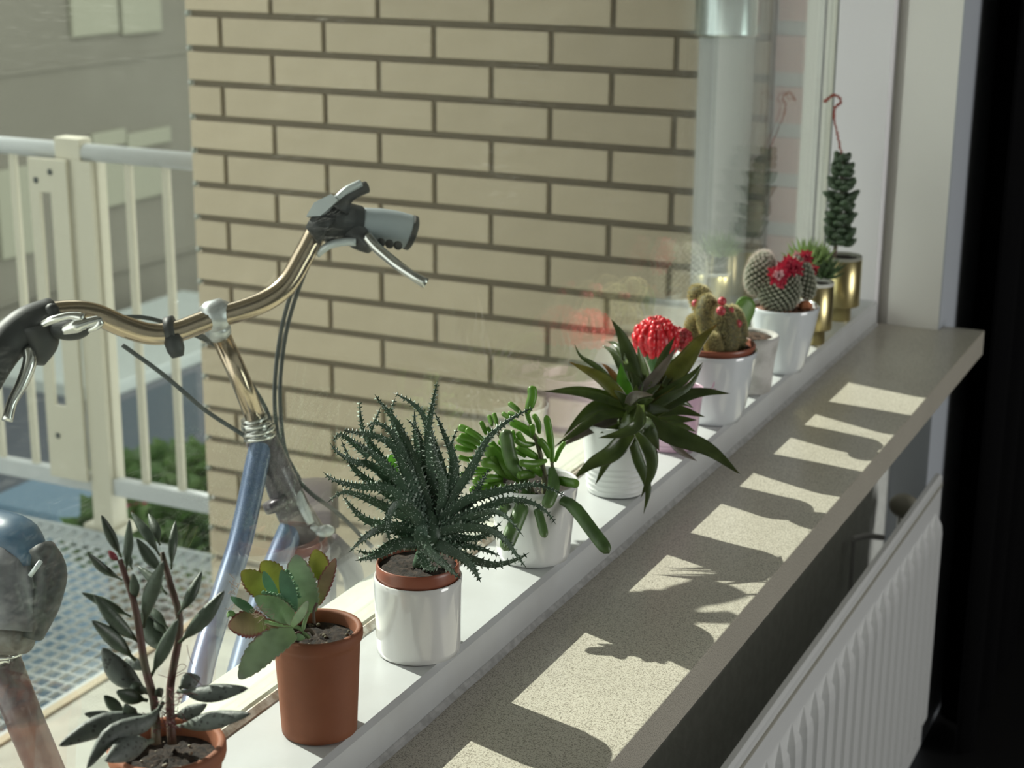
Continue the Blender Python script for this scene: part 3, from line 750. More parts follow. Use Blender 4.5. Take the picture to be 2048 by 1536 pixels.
# fork, wheel
cr_=at(622,1085,1.81); fw=Vector((-.52,.854,0)).normalized(); side=fw.cross(Vector((0,0,1)))
wc=Vector((cr_.x,cr_.y,0))+fw*.17; wc.z=ZO+.345
for s in (-1,1):
    P=[cr_+side*.02*s,cr_+side*.045*s+fw*.02+Vector((0,0,-.05)),wc+side*.05*s-fw*.02+Vector((0,0,.12)),wc+side*.05*s]
    V,F,_,_=sweep(P,[.012,.012,.010,.007],[.012,.012,.010,.007],12,res=16); MB().add(V,F).go('fork_blade',M_bdark,bk,True)
mb=MB(); mb.ball(cr_+Vector((0,0,-.008)),(.035,.035,.018),14,8); mb.go('fork_crown',M_bdark,bk,True)
def ring(c,r,rt,n=56,m=10,a0=0,a1=2*math.pi,flat=1):
    V=[];F=[];full=abs(a1-a0-2*math.pi)<1e-3; cnt=n if full else n+1
    for i in range(cnt):
        a=a0+(a1-a0)*i/n; d=fw*math.cos(a)+Vector((0,0,1))*math.sin(a)
        for j in range(m):
            b=2*math.pi*j/m; V.append(c+d*(r+rt*math.cos(b)*flat)+side*(rt*math.sin(b)))
    for i in range(n):
        k=(i+1)%cnt
        for j in range(m): F.append((i*m+j,k*m+j,k*m+(j+1)%m,i*m+(j+1)%m))
    return V,F
V,F=ring(wc,.325,.019); mk('tyre',V,F,M_tyre,bk)
V,F=ring(wc,.298,.010); mk('rim',V,F,M_chrome,bk)
V,F=ring(wc,.355,.026,40,8,math.radians(35),math.radians(200),.12); mk('mudguard',V,F,M_bdark,bk)
mb=MB(); mb.tube([wc-side*.045,wc+side*.045],.015,12); mb.go('hub',M_chrome,bk,True)
mb=MB()
for i in range(28):
    a=i*2*math.pi/28; d=fw*math.cos(a)+Vector((0,0,1))*math.sin(a); mb.tube([wc+d*.015+side*.02*(-1)**i,wc+d*.295],.001,4)
mb.go('spokes',M_chrome,bk)
# lamp bracket and lamp
T('lamp_bracket',[(590,975,1.79),(600,1000,1.785),(612,1025,1.78),(622,1048,1.78)],[.0035,.0055,.0055,.004],M_silv,res=12)
mb=MB(); mb.ball(at(650,1062,1.79),(.010,.012,.006),14,8); mb.tube([at(622,1052,1.79),at(640,1062,1.79)],.004,8); mb.go('front_lamp',M_silv,bk,True)
# cables
for pts in ([(636,470,1.755),(600,540,1.79),(572,620,1.81),(556,700,1.82),(549,790,1.81),(556,870,1.80),(580,930,1.80)],
            [(640,478,1.76),(604,560,1.80),(578,640,1.82),(564,720,1.83),(560,800,1.82),(570,900,1.82),(600,960,1.82)],
            [(190,640,1.69),(290,635,1.74),(385,668,1.76),(450,705,1.78),(500,765,1.80),(535,825,1.80),(548,880,1.80)],
            [(380,662,1.75),(440,690,1.77),(490,750,1.79),(520,800,1.79)],
            [(245,690,1.70),(330,752,1.72),(410,820,1.75),(490,872,1.77)],
            [(575,935,1.80),(620,985,1.80),(680,1030,1.80),(745,1095,1.80)]):
    T('brake_cable',pts,.0023,M_gask,res=24,n=8)
# saddle and seat post
sp=bk
T('seat_post',[(5,1325,1.30),(45,1430,1.31),(100,1560,1.33),(150,1690,1.35)],.0145,M_bplum,n=18,label='plum painted seat tube')
mb=MB(); mb.tube([at(-2,1300,1.30),at(6,1330,1.30)],.0125,14); 
for i in range(3): mb.tube([at(2,1300+i*9,1.293),at(22,1304+i*8,1.293)],.0045,8)
mb.go('saddle_clamp',M_chrome,bk,True)
def coil(c0,c1,r,turns,rt,name,mt,par):
    P=[];n=turns*12; ax=(c1-c0); u=ax.orthogonal().normalized(); v=ax.normalized().cross(u)
    for i in range(n+1): a=2*math.pi*i/12; P.append(c0+ax*(i/n)+(u*math.cos(a)+v*math.sin(a))*r)
    V,F,_,_=sweep(P,rt,rt,6,hint=ax.normalized()); mk(name,V,F,mt,par)
coil(at(8,1262,1.30),at(10,1316,1.30),.012,3,.0022,'spring',M_chrome,bk)
# saddle: swept shell seen end-on, blue cover on top
P=[at(-60,1060,1.36),at(0,1085,1.33),at(45,1120,1.30),at(60,1180,1.285),at(40,1240,1.28),at(20,1300,1.28)]
V,F,_,_=sweep([at(-70,1130,1.36),at(-35,1130,1.33),at(10,1155,1.30),at(32,1205,1.29),at(28,1262,1.285)],[.040,.036,.031,.026,.017],[.04,.036,.03,.024,.016],18,res=20)
sd=MB().add(V,F).go('saddle',M_sadl,bk,True)
V,F,_,_=sweep([at(-60,1090,1.335),at(0,1085,1.32),at(38,1092,1.305),at(72,1128,1.29)],[.028,.027,.022,.012],[.024,.024,.020,.010],16,res=16)
MB().add(V,F).go('saddle_cover',M_sadb,sd,True)
V,F,_,_=sweep([at(80,1100,1.30),at(98,1140,1.297),at(88,1200,1.295),at(62,1270,1.295)],[.012,.014,.013,.010],[.02,.022,.02,.014],12,res=14)
MB().add(V,F).go('saddle_edge',M_rub,sd,True)
V,F,_,_=sweep([at(-50,1270,1.31),at(0,1272,1.295),at(48,1280,1.285)],[.017,.017,.011],[.022,.022,.014],14,res=12)
MB().add(V,F).go('saddle_pan',M_sadd,sd,True)
T('zip_tie',[(60,1152,1.265),(82,1122,1.265)],.0018,M_silv,par=sd)

# ================================================================== POTTED PLANTS
def zt_(o,s):
    return lambda p,d: at(o[0]+p[0]/s,o[1]+p[1]/s,d)
def px2m(wz,s,d): return wz/s*d/FPX
# ---- 1 grey-green succulent in terracotta (foreground left)
c=(-.0345,.784); D0=depth((c[0],c[1],.07))
pt=thing('potted_succulent','grey green long leaved succulent in terracotta pot at the near left end of the row','potted plant',(c[0],c[1],0))
pot(pt,'terracotta_pot',c,.029,.0365,.072,M_terra1,wall=.004,lip=(.011,.0018))
soil(pt,c,.0325,.060); grit(pt,c,.030,.061,16,M_perl)
Z=zt_((100,1000),2.866); S=2.866
M_st=pm('red brown stem',(.10,.045,.035),.6,c2=(.09,.075,.045),ns=60)
M_l1=leafmat('grey green leaf',(.085,.115,.06),(.075,.105,.072),(.055,.07,.055),rough=.42,trans=.08,spot=(.06,.08,.06),spotscale=500,bump=.5)
M_l1b=leafmat('spotted grey leaf',(.10,.13,.09),(.12,.14,.125),(.07,.075,.065),rough=.55,trans=.04,spot=(.045,.05,.045),spotscale=260,spotlo=.22,bump=.8)
for P,d in (([(610,1400),(600,1170),(545,950),(490,620),(430,430),(400,340)],-.012),([(700,1400),(690,1080),(745,720),(690,480),(640,300)],.012)):
    V,F,_,_=sweep([Z(p,D0+d) for p in P],[.0032,.0028,.0026,.0023,.0018],[.0032,.0028,.0026,.0023,.0018],9,res=18); MB().add(V,F).go('stem',M_st,pt,True)
L1=[([(410,330),(360,230),(295,85)],60,-.012),([(435,420),(450,260),(455,110)],55,-.016),([(415,460),(300,390),(215,300)],55,-.02),
([(480,590),(485,500),(475,420)],60,-.022),([(470,400),(450,340),(420,290)],45,.0),([(630,320),(560,200),(465,70)],62,.014),([(630,260),(610,180),(565,80)],60,.02),
([(695,400),(705,250),(720,120)],56,.018),([(650,430),(570,330),(495,220)],74,.004),([(670,540),(580,450),(505,380)],60,.02),([(535,730),(570,560),(650,350)],92,-.024),
([(735,655),(800,560),(870,410)],66,.01),([(740,820),(870,690),(1000,520)],98,.0),([(520,825),(380,700),(250,540)],84,-.024),([(465,670),(330,600),(180,530)],62,-.01),
([(490,920),(370,800),(240,690)],92,-.026),([(580,1010),(650,860),(735,680)],84,-.014),([(680,740),(610,660),(530,600)],58,.02),([(640,880),(590,770),(520,640)],120,.014),([(690,790),(620,720),(540,690)],60,.02),
([(560,1150),(470,1130),(380,1095)],92,-.02),([(560,1110),(500,1080),(450,1030)],72,-.006),([(440,1225),(370,1180),(310,1120)],74,-.012),([(510,1250),(460,1220),(430,1170)],80,-.024),([(640,1130),(625,1100),(620,1080)],60,-.02)]
for P,wz,d in L1:
    n=len(P)-1
    leaf([Z(p,D0+d*(.3+.7*i/n)+U(-.003,.003)) for i,p in enumerate(P)],px2m(wz,S,D0)*.49,px2m(wz,S,D0)*.28,M_l1,pt,'spindle',res=12,n=8,roll=U(-.3,.3))
L1b=[([(560,1100),(400,990),(300,845)],135,-.01),([(540,980),(470,930),(430,915)],70,.015),([(740,1080),(800,1040),(862,1020)],100,.01),([(730,1095),(900,1110),(1135,1080)],104,-.015),
([(720,1300),(900,1270),(1150,1225)],104,-.035),([(600,1230),(300,1290),(50,1410)],124,-.045),([(650,1160),(560,1270),(350,1350),(210,1540)],112,-.06),([(590,1380),(450,1420),(318,1495)],140,-.065),
([(420,1250),(300,1240),(195,1225)],66,-.02),([(700,1240),(800,1220),(900,1170)],80,-.02)]
for P,wz,d in L1b:
    n=len(P)-1
    leaf([Z(p,D0+d*(.3+.7*i/n)) for i,p in enumerate(P)],px2m(wz,S,D0)*.52,px2m(wz,S,D0)*.27,M_l1b,pt,'spindle',res=14,n=8,roll=U(-.3,.3),label='grey blotched lower leaf')
leaf([Z((395,350),D0-.01),Z((360,320),D0-.012),Z((335,290),D0-.012)],.0022,.0015,pm('red shoot',(.20,.03,.04),.5),pt,'spindle',label='small red shoot')
M_root=pm('red aerial root',(.12,.025,.03),.6)
mb=MB()
for i in range(26):
    x,y=U(640,760),U(1120,1280); P=[Z((x,y),D0-.02)]
    for k in range(4): x+=U(-50,50); y+=U(-45,45); P.append(Z((x,y),D0-.02+U(-.012,.012)))
    V,F,_,_=sweep(P,.00022,.00022,4,res=12); mb.add(V,F)
for P in ([(690,1000),(750,940),(780,960),(700,1010)],[(835,970),(800,900),(785,830)],[(620,1000),(700,1020),(780,990),(870,1060)]):
    V,F,_,_=sweep([Z(p,D0) for p in P],.00018,.00018,4,res=16); mb.add(V,F)
mb.go('aerial_roots',M_root,pt)['kind']='stuff'

# ---- 2 kalanchoe in terracotta
c=(-.0299,.959); D0=depth((c[0],c[1],.09))
pt=thing('potted_kalanchoe','broad leaved kalanchoe with scalloped reddish edges in terracotta pot, second from near end','potted plant',(c[0],c[1],0))
pot(pt,'terracotta_pot',c,.0282,.0325,.0842,M_terra,wall=.0035,lip=(.010,.0016))
soil(pt,c,.0292,.074); 
Z=zt_((440,1060),4.8); S=4.8
grit(pt,c,.028,.0745,30,pm('dried debris',(.10,.085,.055),.9),(.0008,.0022))
M_k=leafmat('kalanchoe leaf',(.17,.30,.11),(.20,.35,.15),(.22,.33,.17),edge=(.20,.10,.07),rough=.45,trans=.22,edgelo=.88)
M_kp=leafmat('pale kalanchoe leaf',(.26,.40,.18),(.28,.40,.23),(.30,.33,.28),edge=(.22,.12,.11),rough=.5,trans=.2,edgelo=.86)
M_ky=leafmat('yellow kalanchoe leaf',(.34,.40,.08),(.38,.42,.09),(.40,.36,.10),edge=(.24,.08,.06),rough=.45,trans=.35,edgelo=.78)
M_kr=leafmat('reddish kalanchoe leaf',(.28,.34,.12),(.32,.26,.14),(.38,.20,.17),edge=(.25,.07,.07),rough=.5,trans=.2,edgelo=.7)
M_kb=leafmat('blue green kalanchoe leaf',(.09,.22,.10),(.10,.24,.14),(.12,.24,.13),rough=.45,trans=.1)
K=[(([(870,800),(780,560),(730,235)]),320,M_kp,-.012,None,.12,0),
 (([(720,985),(440,1130),(180,1430)]),270,M_kp,-.052,'large drooping leaf with toothed edge',.1,0),
 (([(720,880),(540,760),(330,640)]),215,M_k,-.035,None,.1,14),
 (([(710,790),(650,580),(590,380)]),150,M_kb,-.032,'blue green folded leaf',0,9),
 (([(500,640),(360,520),(205,395)]),240,M_ky,-.004,'yellow green leaf with red scalloped edge',.12,0),
 (([(590,600),(500,430),(400,300)]),250,M_ky,.006,'yellow green leaf with red scalloped edge',.12,0),
 (([(540,620),(470,520),(418,395)]),100,M_kb,-.02,None,.05,0),
 (([(965,480),(950,340),(910,185)]),215,M_ky,.008,'yellow green leaf with red scalloped edge',.12,0),
 (([(930,720),(1010,500),(1110,270)]),140,M_kr,.002,'pinkish leaf with dark red teeth',.15,0),
 (([(450,900),(260,900),(75,920)]),270,M_kr,-.022,'mottled reddish lower leaf',.12,0),
 (([(330,790),(210,710),(100,640)]),90,M_kb,-.034,None,.05,0),
 (([(690,920),(780,800),(845,680)]),95,M_kp,-.045,None,.1,0),
 (([(680,920),(540,930),(380,860)]),130,M_kr,-.012,None,.1,0),
 (([(690,1010),(760,1030),(820,1040)]),70,M_k,-.02,None,.05,0),
 (([(160,840),(100,800),(70,840)]),60,M_k,-.03,None,.05,0)]
for P,wz,mt,d,lab,cr,plant in K:
    n=len(P)-1
    PP=[Z(p,D0+d*((.5+.5*i/n) if d>-.05 else (.75+.25*i/n))) for i,p in enumerate(P)]
    o,fr=leaf(PP,px2m(wz,S,D0)/2,.0011,mt,pt,'oval',kind='blade',res=61,n=12,chan=.22,cren=cr,roll=U(-.25,.25),label=lab)
    if plant:
        mb=MB()
        for i in range(plant):
            p,W,Nn,tan,a,b,t=fr[int(13+44*i/plant)]
            sgn=1 if W.z>0 else -1
            q=p+W*(a*sgn*(1.02))
            for k in range(4):
                dv=(W*sgn*U(.4,1)+Nn*U(-.2,.9)+tan*U(-.8,.8)).normalized(); Lh=U(.0018,.0032)
                V,F,_,_=sweep([q,q+dv*Lh*.5,q+dv*Lh],[.0005,.0011,.0002],[.0003,.0005,.0002],6); mb.add(V,F)
        mb.go('plantlets',M_kb,o,True)['kind']='stuff'
for P,r in (([(905,900),(900,780),(930,700)],.0011),([(900,1010),(850,960),(700,1010)],.0014),([(860,1040),(800,960),(835,820),(860,780)],.0015),([(830,1040),(760,940),(600,920),(430,880)],.0014),([(620,930),(560,700),(520,600)],.0012)):
    V,F,_,_=sweep([Z(p,D0-.012) for p in P],r,r,8,res=14); MB().add(V,F).go('stem',M_kp if P[0][0]<900 else M_st,pt,True)
mb=MB()
for i in range(12):
    x,y=U(330,420),U(680,900); P=[Z((x,y),D0-.035)]
    for k in range(3): x+=U(-90,90); y+=U(-60,90); P.append(Z((x,y),D0-.035))
    V,F,_,_=sweep(P,.00015,.00015,4,res=10); mb.add(V,F)
for i in range(10):
    x,y=U(120,210),U(450,760); P=[Z((x,y),D0-.02)]
    for k in range(3): x+=U(-50,30); y+=U(-50,50); P.append(Z((x,y),D0-.02))
    V,F,_,_=sweep(P,.0002,.0002,4,res=10); mb.add(V,F)
mb.go('dry_threads',pm('dry roots',(.35,.25,.2),.8),pt)['kind']='stuff'

# ---- 3 spiny aloe; cover pot and nursery pot
c=(-.031,1.1148); D0=depth((c[0],c[1],.095))
cp=pot(None,'cover_pot',c,.0350,.0365,.0672,M_glaze,wall=.0028,open_to=.004,label=None)
tag(cp,'glossy white cylindrical cover pot under the spiny aloe, third pot from near end','pot')
pt=thing('potted_aloe','dark green spiny aloe dotted white in a brown nursery pot above white cylinder pot','potted plant',(c[0],c[1],.0045))
pot(pt,'nursery_pot',c,.027,.0335,.074,M_nurs,wall=.0012,z0=.0045,lip=(.013,.0007),open_to=.02)
soil(pt,c,.0322,.0745)
M_a=leafmat('aloe leaf',(.10,.17,.12),(.065,.12,.07),(.035,.06,.04),rough=.42,trans=.12,tcol=(.12,.25,.06),spot=(.40,.50,.42),spotscale=430,spotlo=.12,bump=.4)
M_aw=pm('white aloe tubercle',(.42,.50,.42),.6)
ZA=zt_((640,760),3.656); ZB=zt_((860,760),3.658); S=3.656
A=[([(860,1050),(810,700),(790,400),(820,200),(858,5)],100,.0),([(930,1020),(985,650),(920,430),(835,230)],95,.012),([(830,1000),(820,600),(780,310),(690,180),(535,92)],95,.02),
([(800,1020),(700,640),(570,330),(430,150),(400,105)],110,-.012),([(780,980),(640,600),(545,350),(520,240),(552,130)],80,.02),([(800,900),(735,430),(670,320),(625,280)],60,.0),
([(760,960),(620,560),(510,370),(400,310),(335,355)],95,-.02),([(740,960),(560,520),(400,410),(250,385),(160,365)],95,-.03),([(720,960),(450,570),(335,420),(300,300),(288,140)],75,.02),
([(700,940),(420,560),(355,430),(420,260),(446,190)],75,.01),([(740,980),(500,650),(330,500),(205,430)],100,-.034),([(720,980),(400,640),(250,600),(130,530),(70,455)],90,-.03),
([(700,960),(330,720),(230,620),(190,520),(150,430)],75,-.018),([(760,1020),(520,800),(280,780),(100,730),(20,670)],85,-.04),([(720,1040),(420,900),(280,840),(160,820),(50,900)],85,-.035),
([(700,1090),(380,1040),(260,960),(200,890),(165,850)],80,-.03),([(720,1130),(480,1080),(340,1140),(210,1262)],95,-.034),([(780,1100),(670,960),(570,900),(505,975),(492,1080),(510,1190)],120,-.045),
([(800,1180),(580,1200),(430,1280),(255,1322)],105,-.045),([(760,1200),(540,1190),(390,1270),(263,1243)],85,-.03),([(800,1130),(735,1110),(760,1210),(890,1330),(1032,1457)],125,-.055),
([(840,1230),(750,1270),(780,1370),(870,1375)],100,-.05),([(830,1000),(700,700),(620,460),(590,330)],110,-.005),([(870,1040),(760,700),(700,430),(690,210)],95,.012),([(880,1040),(900,760),(840,560),(815,330)],95,-.015),
([(360,560),(160,400),(90,455)],50,-.02)]
AB=[([(20,1060),(200,800),(330,600),(430,420),(600,280),(770,195)],80,-.012),([(30,1060),(250,890),(430,830),(650,780),(800,768),(1000,850)],85,-.02),([(60,1080),(350,960),(550,880),(720,890),(850,960),(922,1058)],80,-.03),
([(40,1100),(300,1000),(470,960),(570,1010),(687,1147)],75,-.04),([(20,1130),(250,1075),(450,1100),(560,1180),(640,1290),(708,1378)],85,-.045),([(60,1200),(300,1310),(480,1350),(640,1310),(725,1263)],80,-.035),
([(20,1190),(200,1270),(310,1370),(372,1482)],100,-.05),([(240,980),(330,830),(380,740),(437,648)],60,-.01),([(40,1000),(150,700),(160,470),(205,340)],60,.022),([(40,1120),(280,1160),(420,1130),(530,1030)],70,.0),
([(30,1100),(240,1040),(420,1010),(500,900)],70,.02),([(0,1060),(100,760),(50,500),(-30,300)],90,.01),([(30,1150),(200,1200),(360,1230),(520,1290)],70,.0),([(20,1060),(120,850),(300,700),(330,560)],85,.01)]
for Zf,LS in ((ZA,A),(ZB,AB)):
    for P,wz,d in LS:
        n=len(P)-1
        PP=[Zf(p,D0-.004+d*(.15+.85*(i/n))) for i,p in enumerate(P)]
        ww=px2m(wz,S,D0)*.56
        leaf(PP,ww,ww*.42,[M_a,M_aw],pt,'taper',kind='blade',res=16,n=8,chan=.35,teeth=.0032,bumps=int(26+wz*.5),roll=U(-.35,.35))
V,F,_,_=sweep([Vector((c[0],c[1],.074)),at(862,1085,D0-.006),at(860,1050,D0-.006),at(858,1015,D0-.004)],[.005,.009,.011,.004],[.005,.009,.011,.004],12,res=10); mk('stem',V,F,M_a,pt,True,{'t':[.3]*len(V),'e':[0]*len(V)})
leaf([ZA((560,720),D0+.03),ZA((530,640),D0+.03),ZA((515,545),D0+.03)],.0045,.001,[leafmat('bright green young leaf',(.2,.4,.08),(.25,.5,.1),(.25,.5,.1),trans=.5),M_aw],pt,'oval',kind='blade',res=12,teeth=.004,label='bright green young leaf')

# ---- 4 finger succulent (gollum) in tapered white pot
c=(-.0335,1.3447); D0=depth((c[0],c[1],.10))
pt=thing('potted_finger_succulent','bright green finger leaved succulent in tapered glossy white pot behind the spiny aloe','potted plant',(c[0],c[1],0))
pot(pt,'ceramic_pot',c,.0345,.0420,.0766,M_glaze,wall=.003)
soil(pt,c,.0385,.069); grit(pt,c,.036,.0695,26,M_perl,(.0006,.0014))
M_g=leafmat('finger leaf',(.16,.30,.05),(.14,.28,.045),(.17,.30,.06),rough=.3,trans=.32,tcol=(.25,.5,.05),bump=.2)
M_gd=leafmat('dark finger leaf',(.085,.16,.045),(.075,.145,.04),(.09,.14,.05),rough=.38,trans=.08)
M_gs=pm('grey green stem',(.12,.12,.06),.7)
G=[([(705,250),(748,130),(745,40)],62,0,0),([(670,245),(620,200),(575,165)],36,.01,0),([(740,335),(715,260),(700,205)],30,0,0),([(790,440),(700,360),(580,300)],55,-.01,0),([(800,390),(790,310),(755,250)],38,-.01,0),
([(745,410),(750,370),(748,325)],36,-.02,0),([(700,480),(670,430),(640,380)],40,-.02,0),([(625,450),(610,410),(605,370)],32,-.02,0),([(765,470),(690,470),(620,435)],42,-.016,0),
([(700,740),(600,600),(548,360)],92,-.03,1),([(800,575),(720,530),(640,480)],52,-.01,0),([(850,590),(760,612),(650,605)],48,-.03,0),([(895,610),(880,430),(850,255)],48,-.005,0),([(870,570),(850,500),(795,430)],50,-.012,0),
([(490,330),(480,290),(465,240)],32,.01,0),([(455,335),(445,300),(430,255)],30,.01,0),([(410,400),(395,350),(370,300)],32,.0,0),([(450,400),(435,370),(415,345)],26,0,0),([(620,300),(570,270),(525,240)],32,.01,0),([(650,265),(610,250),(570,240)],28,.01,0),
([(400,450),(330,400),(260,360)],46,-.01,0),([(340,410),(270,365),(205,340)],48,.0,0),([(380,480),(300,430),(210,410)],50,-.01,0),([(340,500),(260,460),(195,425)],44,-.004,0),([(320,515),(250,505),(178,485)],38,0,0),
([(345,560),(280,580),(205,560)],34,-.01,0),([(370,590),(320,590),(275,585)],28,0,0),([(700,760),(560,640),(410,490)],90,-.012,0),([(600,720),(500,650),(450,560)],60,-.016,0),([(540,700),(470,620),(375,600)],66,-.02,0),([(530,720),(420,720),(310,745)],56,-.02,0),
([(530,745),(400,790),(285,805)],52,-.018,0),([(500,790),(370,820),(270,890)],46,-.02,0),([(430,700),(320,680),(210,690)],32,0,0),([(470,640),(380,660),(290,650)],45,0,0),
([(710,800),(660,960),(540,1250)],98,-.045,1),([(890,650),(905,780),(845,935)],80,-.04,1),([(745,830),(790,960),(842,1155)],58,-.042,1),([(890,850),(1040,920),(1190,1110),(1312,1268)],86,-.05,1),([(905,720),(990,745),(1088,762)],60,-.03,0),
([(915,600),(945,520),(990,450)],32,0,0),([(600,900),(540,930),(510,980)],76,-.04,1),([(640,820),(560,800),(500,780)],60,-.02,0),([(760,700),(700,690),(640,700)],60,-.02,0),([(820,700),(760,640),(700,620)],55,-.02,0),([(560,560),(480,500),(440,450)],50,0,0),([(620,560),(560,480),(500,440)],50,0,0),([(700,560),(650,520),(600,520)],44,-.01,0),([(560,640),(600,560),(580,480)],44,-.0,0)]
for P,wz,d,dk in G:
    n=len(P)-1; ww=px2m(wz,S,D0)*.58
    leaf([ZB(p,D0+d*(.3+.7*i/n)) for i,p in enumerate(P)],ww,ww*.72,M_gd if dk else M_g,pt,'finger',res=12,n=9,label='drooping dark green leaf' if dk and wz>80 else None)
for P in ([(830,900),(840,750),(790,480),(720,330)],[(760,900),(720,780),(540,640),(400,500)],[(880,900),(900,700),(890,600)],[(740,850),(600,560),(480,360)]):
    V,F,_,_=sweep([ZB(p,D0-.006) for p in P],[.0032,.0028,.0022,.0016],[.0032,.0028,.0022,.0016],8,res=16); MB().add(V,F).go('stem',M_gs,pt,True)

# ---- 5 dark strappy rosette in ridged white pot
c=(-.0330,1.5507); D0=depth((c[0],c[1],.11))
pt=thing('potted_rosette','dark green sword leaved rosette in matt white ridged pot, in the middle of the row','potted plant',(c[0],c[1],0))
pot(pt,'ridged_pot',c,.0301,.0385,.0792,M_matw,wall=.002,ridges=1,lip=None)
soil(pt,c,.0355,.070,M_soilr)
Z=zt_((1080,620),3.657); S=3.657
M_s=leafmat('dark sword leaf',(.10,.14,.03),(.06,.09,.028),(.075,.065,.025),edge=(.09,.08,.05),rough=.26,trans=.24,tcol=(.22,.30,.03),coat=.35,edgelo=.93)
M_sb=leafmat('bright sword leaf',(.12,.30,.03),(.12,.32,.03),(.10,.22,.03),rough=.3,trans=.4)
M_so=leafmat('orange sword leaf',(.12,.12,.03),(.28,.13,.04),(.35,.14,.04),rough=.35,trans=.3)
M_sy=leafmat('olive sword leaf',(.22,.20,.03),(.14,.16,.03),(.30,.16,.04),rough=.28,trans=.3,coat=.25)
M_sr=leafmat('brown grey sword leaf',(.08,.075,.05),(.13,.115,.09),(.20,.13,.08),rough=.35,trans=.08,coat=.2)
AG=[([(710,640),(660,380),(600,200),(520,65)],125,.02,'s'),([(660,650),(605,520),(592,385)],100,-.01,'b'),([(640,680),(450,500),(215,380)],95,-.02,'y'),([(620,640),(430,430),(300,340),(252,248)],52,.01,'s'),
([(640,710),(330,610),(15,592)],66,-.02,'s'),([(620,650),(300,578),(70,588)],50,-.005,'s'),([(590,540),(500,430),(450,390)],44,.01,'o'),([(640,520),(550,330),(455,255)],62,.03,'s'),([(640,400),(560,260),(490,228)],48,.04,'s'),
([(790,560),(745,400),(715,258)],76,.03,'s'),([(830,540),(910,330),(990,190)],70,.03,'s'),([(700,640),(850,480),(1003,268)],85,.0,'r'),([(760,640),(880,500),(960,420)],60,.01,'r'),([(900,560),(1020,360),(1112,240)],62,.03,'s'),
([(790,660),(1040,400),(1160,240),(1296,103)],150,.02,'y'),([(780,680),(960,575),(1110,470),(1195,378)],72,.0,'s'),([(750,760),(950,640),(1090,560),(1190,400)],72,-.02,'s'),([(820,770),(1030,640),(1200,600),(1392,612)],95,-.01,'s'),
([(860,720),(1040,680),(1125,718)],56,.02,'s'),([(780,760),(1000,730),(1208,782)],84,-.0,'s'),([(840,800),(1020,800),(1150,805)],66,.01,'s'),([(880,830),(1040,850),(1142,892)],64,.01,'s'),
([(730,760),(930,900),(1230,1020),(1472,1210)],140,-.04,'s'),([(930,940),(1040,1040),(1150,1106)],52,.01,'r'),([(710,800),(800,880),(872,1030)],125,-.055,'s'),([(690,840),(800,1020),(815,1180),(738,1372)],100,-.055,'s'),
([(660,900),(720,1100),(790,1300),(758,1492)],76,-.035,'s'),([(690,860),(530,1040),(380,1120),(240,1240)],130,-.045,'s'),([(650,930),(520,1060),(403,1280)],78,-.03,'s'),([(735,690),(720,830),(600,900),(428,935)],88,-.065,'s'),
([(640,760),(450,770),(280,880),(100,1005)],74,-.025,'s'),([(640,800),(430,850),(220,960),(130,1010)],66,-.02,'r'),([(620,720),(430,700),(300,790),(170,930)],88,-.01,'s'),([(560,700),(400,680),(320,762)],50,.01,'r'),([(640,690),(700,620),(830,622)],76,-.055,'r'),([(660,880),(540,870),(440,900)],70,-.02,'s'),([(720,620),(700,520),(660,450)],90,.0,'s')]
MM={'s':M_s,'b':M_sb,'o':M_so,'y':M_sy,'r':M_sr}; LB={'b':'bright green young leaf','o':'orange brown narrow leaf','y':'olive leaf glowing yellow in the sun','r':'brownish grey leaf','s':None}
for P,wz,d,k in AG:
    n=len(P)-1; ww=px2m(wz,S,D0)*.54
    leaf([Z(p,D0-.006+(d*(i/n) if d>=-.03 else min(d,-.042)*(.62+.38*(i/n)**.5)+.004)) for i,p in enumerate(P)],ww,ww*.13,MM[k],pt,'sword',kind='blade',res=18,n=10,chan=.4,roll=U(-.25,.25),label=LB[k])
V,F,_,_=sweep([Vector((c[0],c[1],.065)),Z((690,850),D0-.004),Z((690,750),D0-.006),Z((690,700),D0-.006)],[.012,.019,.017,.005],[.012,.019,.017,.005],14,res=12); mk('stem',V,F,M_s,pt,True,{'t':[.2]*len(V),'e':[0]*len(V)})
for i in range(12):
    a=i*2.4; q=Z((690,750),D0-.004); el=math.radians(10+5*i); d=Vector((math.cos(a)*math.cos(el),math.sin(a)*math.cos(el),math.sin(el)))
    leaf([q+d*.004,q+d*.022+Vector((0,0,.003)),q+d*.042],.0062,.0010,M_s,pt,'sword',kind='blade',res=12,n=8,chan=.4)

# ---- 6 moon cactus in pink bucket
c=(-.034,1.7158); D0=depth((c[0],c[1],.10))
pt=thing('potted_moon_cactus','red moon cactus grafted on green stem in pink enamel bucket','potted cactus',(c[0],c[1],0))
pot(pt,'pink_bucket',c,.0285,.0355,.0700,M_pink,wall=.0012,lip=(.0035,.0008))
lathe('base_ring',[(.0290,.0045),(.0302,.0055),(.0302,.0075),(.0293,.0085)],(c[0],c[1],0),M_pink,pt)
soil(pt,c,.0335,.060)
p=Z((1255,590),D0-.005)
for s in (0,1):
    mb=MB(); V,F,_,_=sweep([p+Vector((.0,0,0)),p+Vector((.004,0,.003)),p+Vector((.006,-.001,-.001)),p+Vector((.001,0,-.003))],.0007,.0007,6,res=10); 
    if s==0: MB().add(V,F).go('handle_loop',M_pink,pt,True)
lf=Z((1255,575),D0-.01)
leaf([lf,lf+Vector((.002,0,.004)),lf+Vector((.003,0,.009))],.0012,.0003,M_pink,pt,'oval',name='ribbon')
leaf([lf,lf+Vector((-.006,0,-.002)),lf+Vector((-.012,0,-.006))],.0014,.0003,M_pink,pt,'oval',name='ribbon')
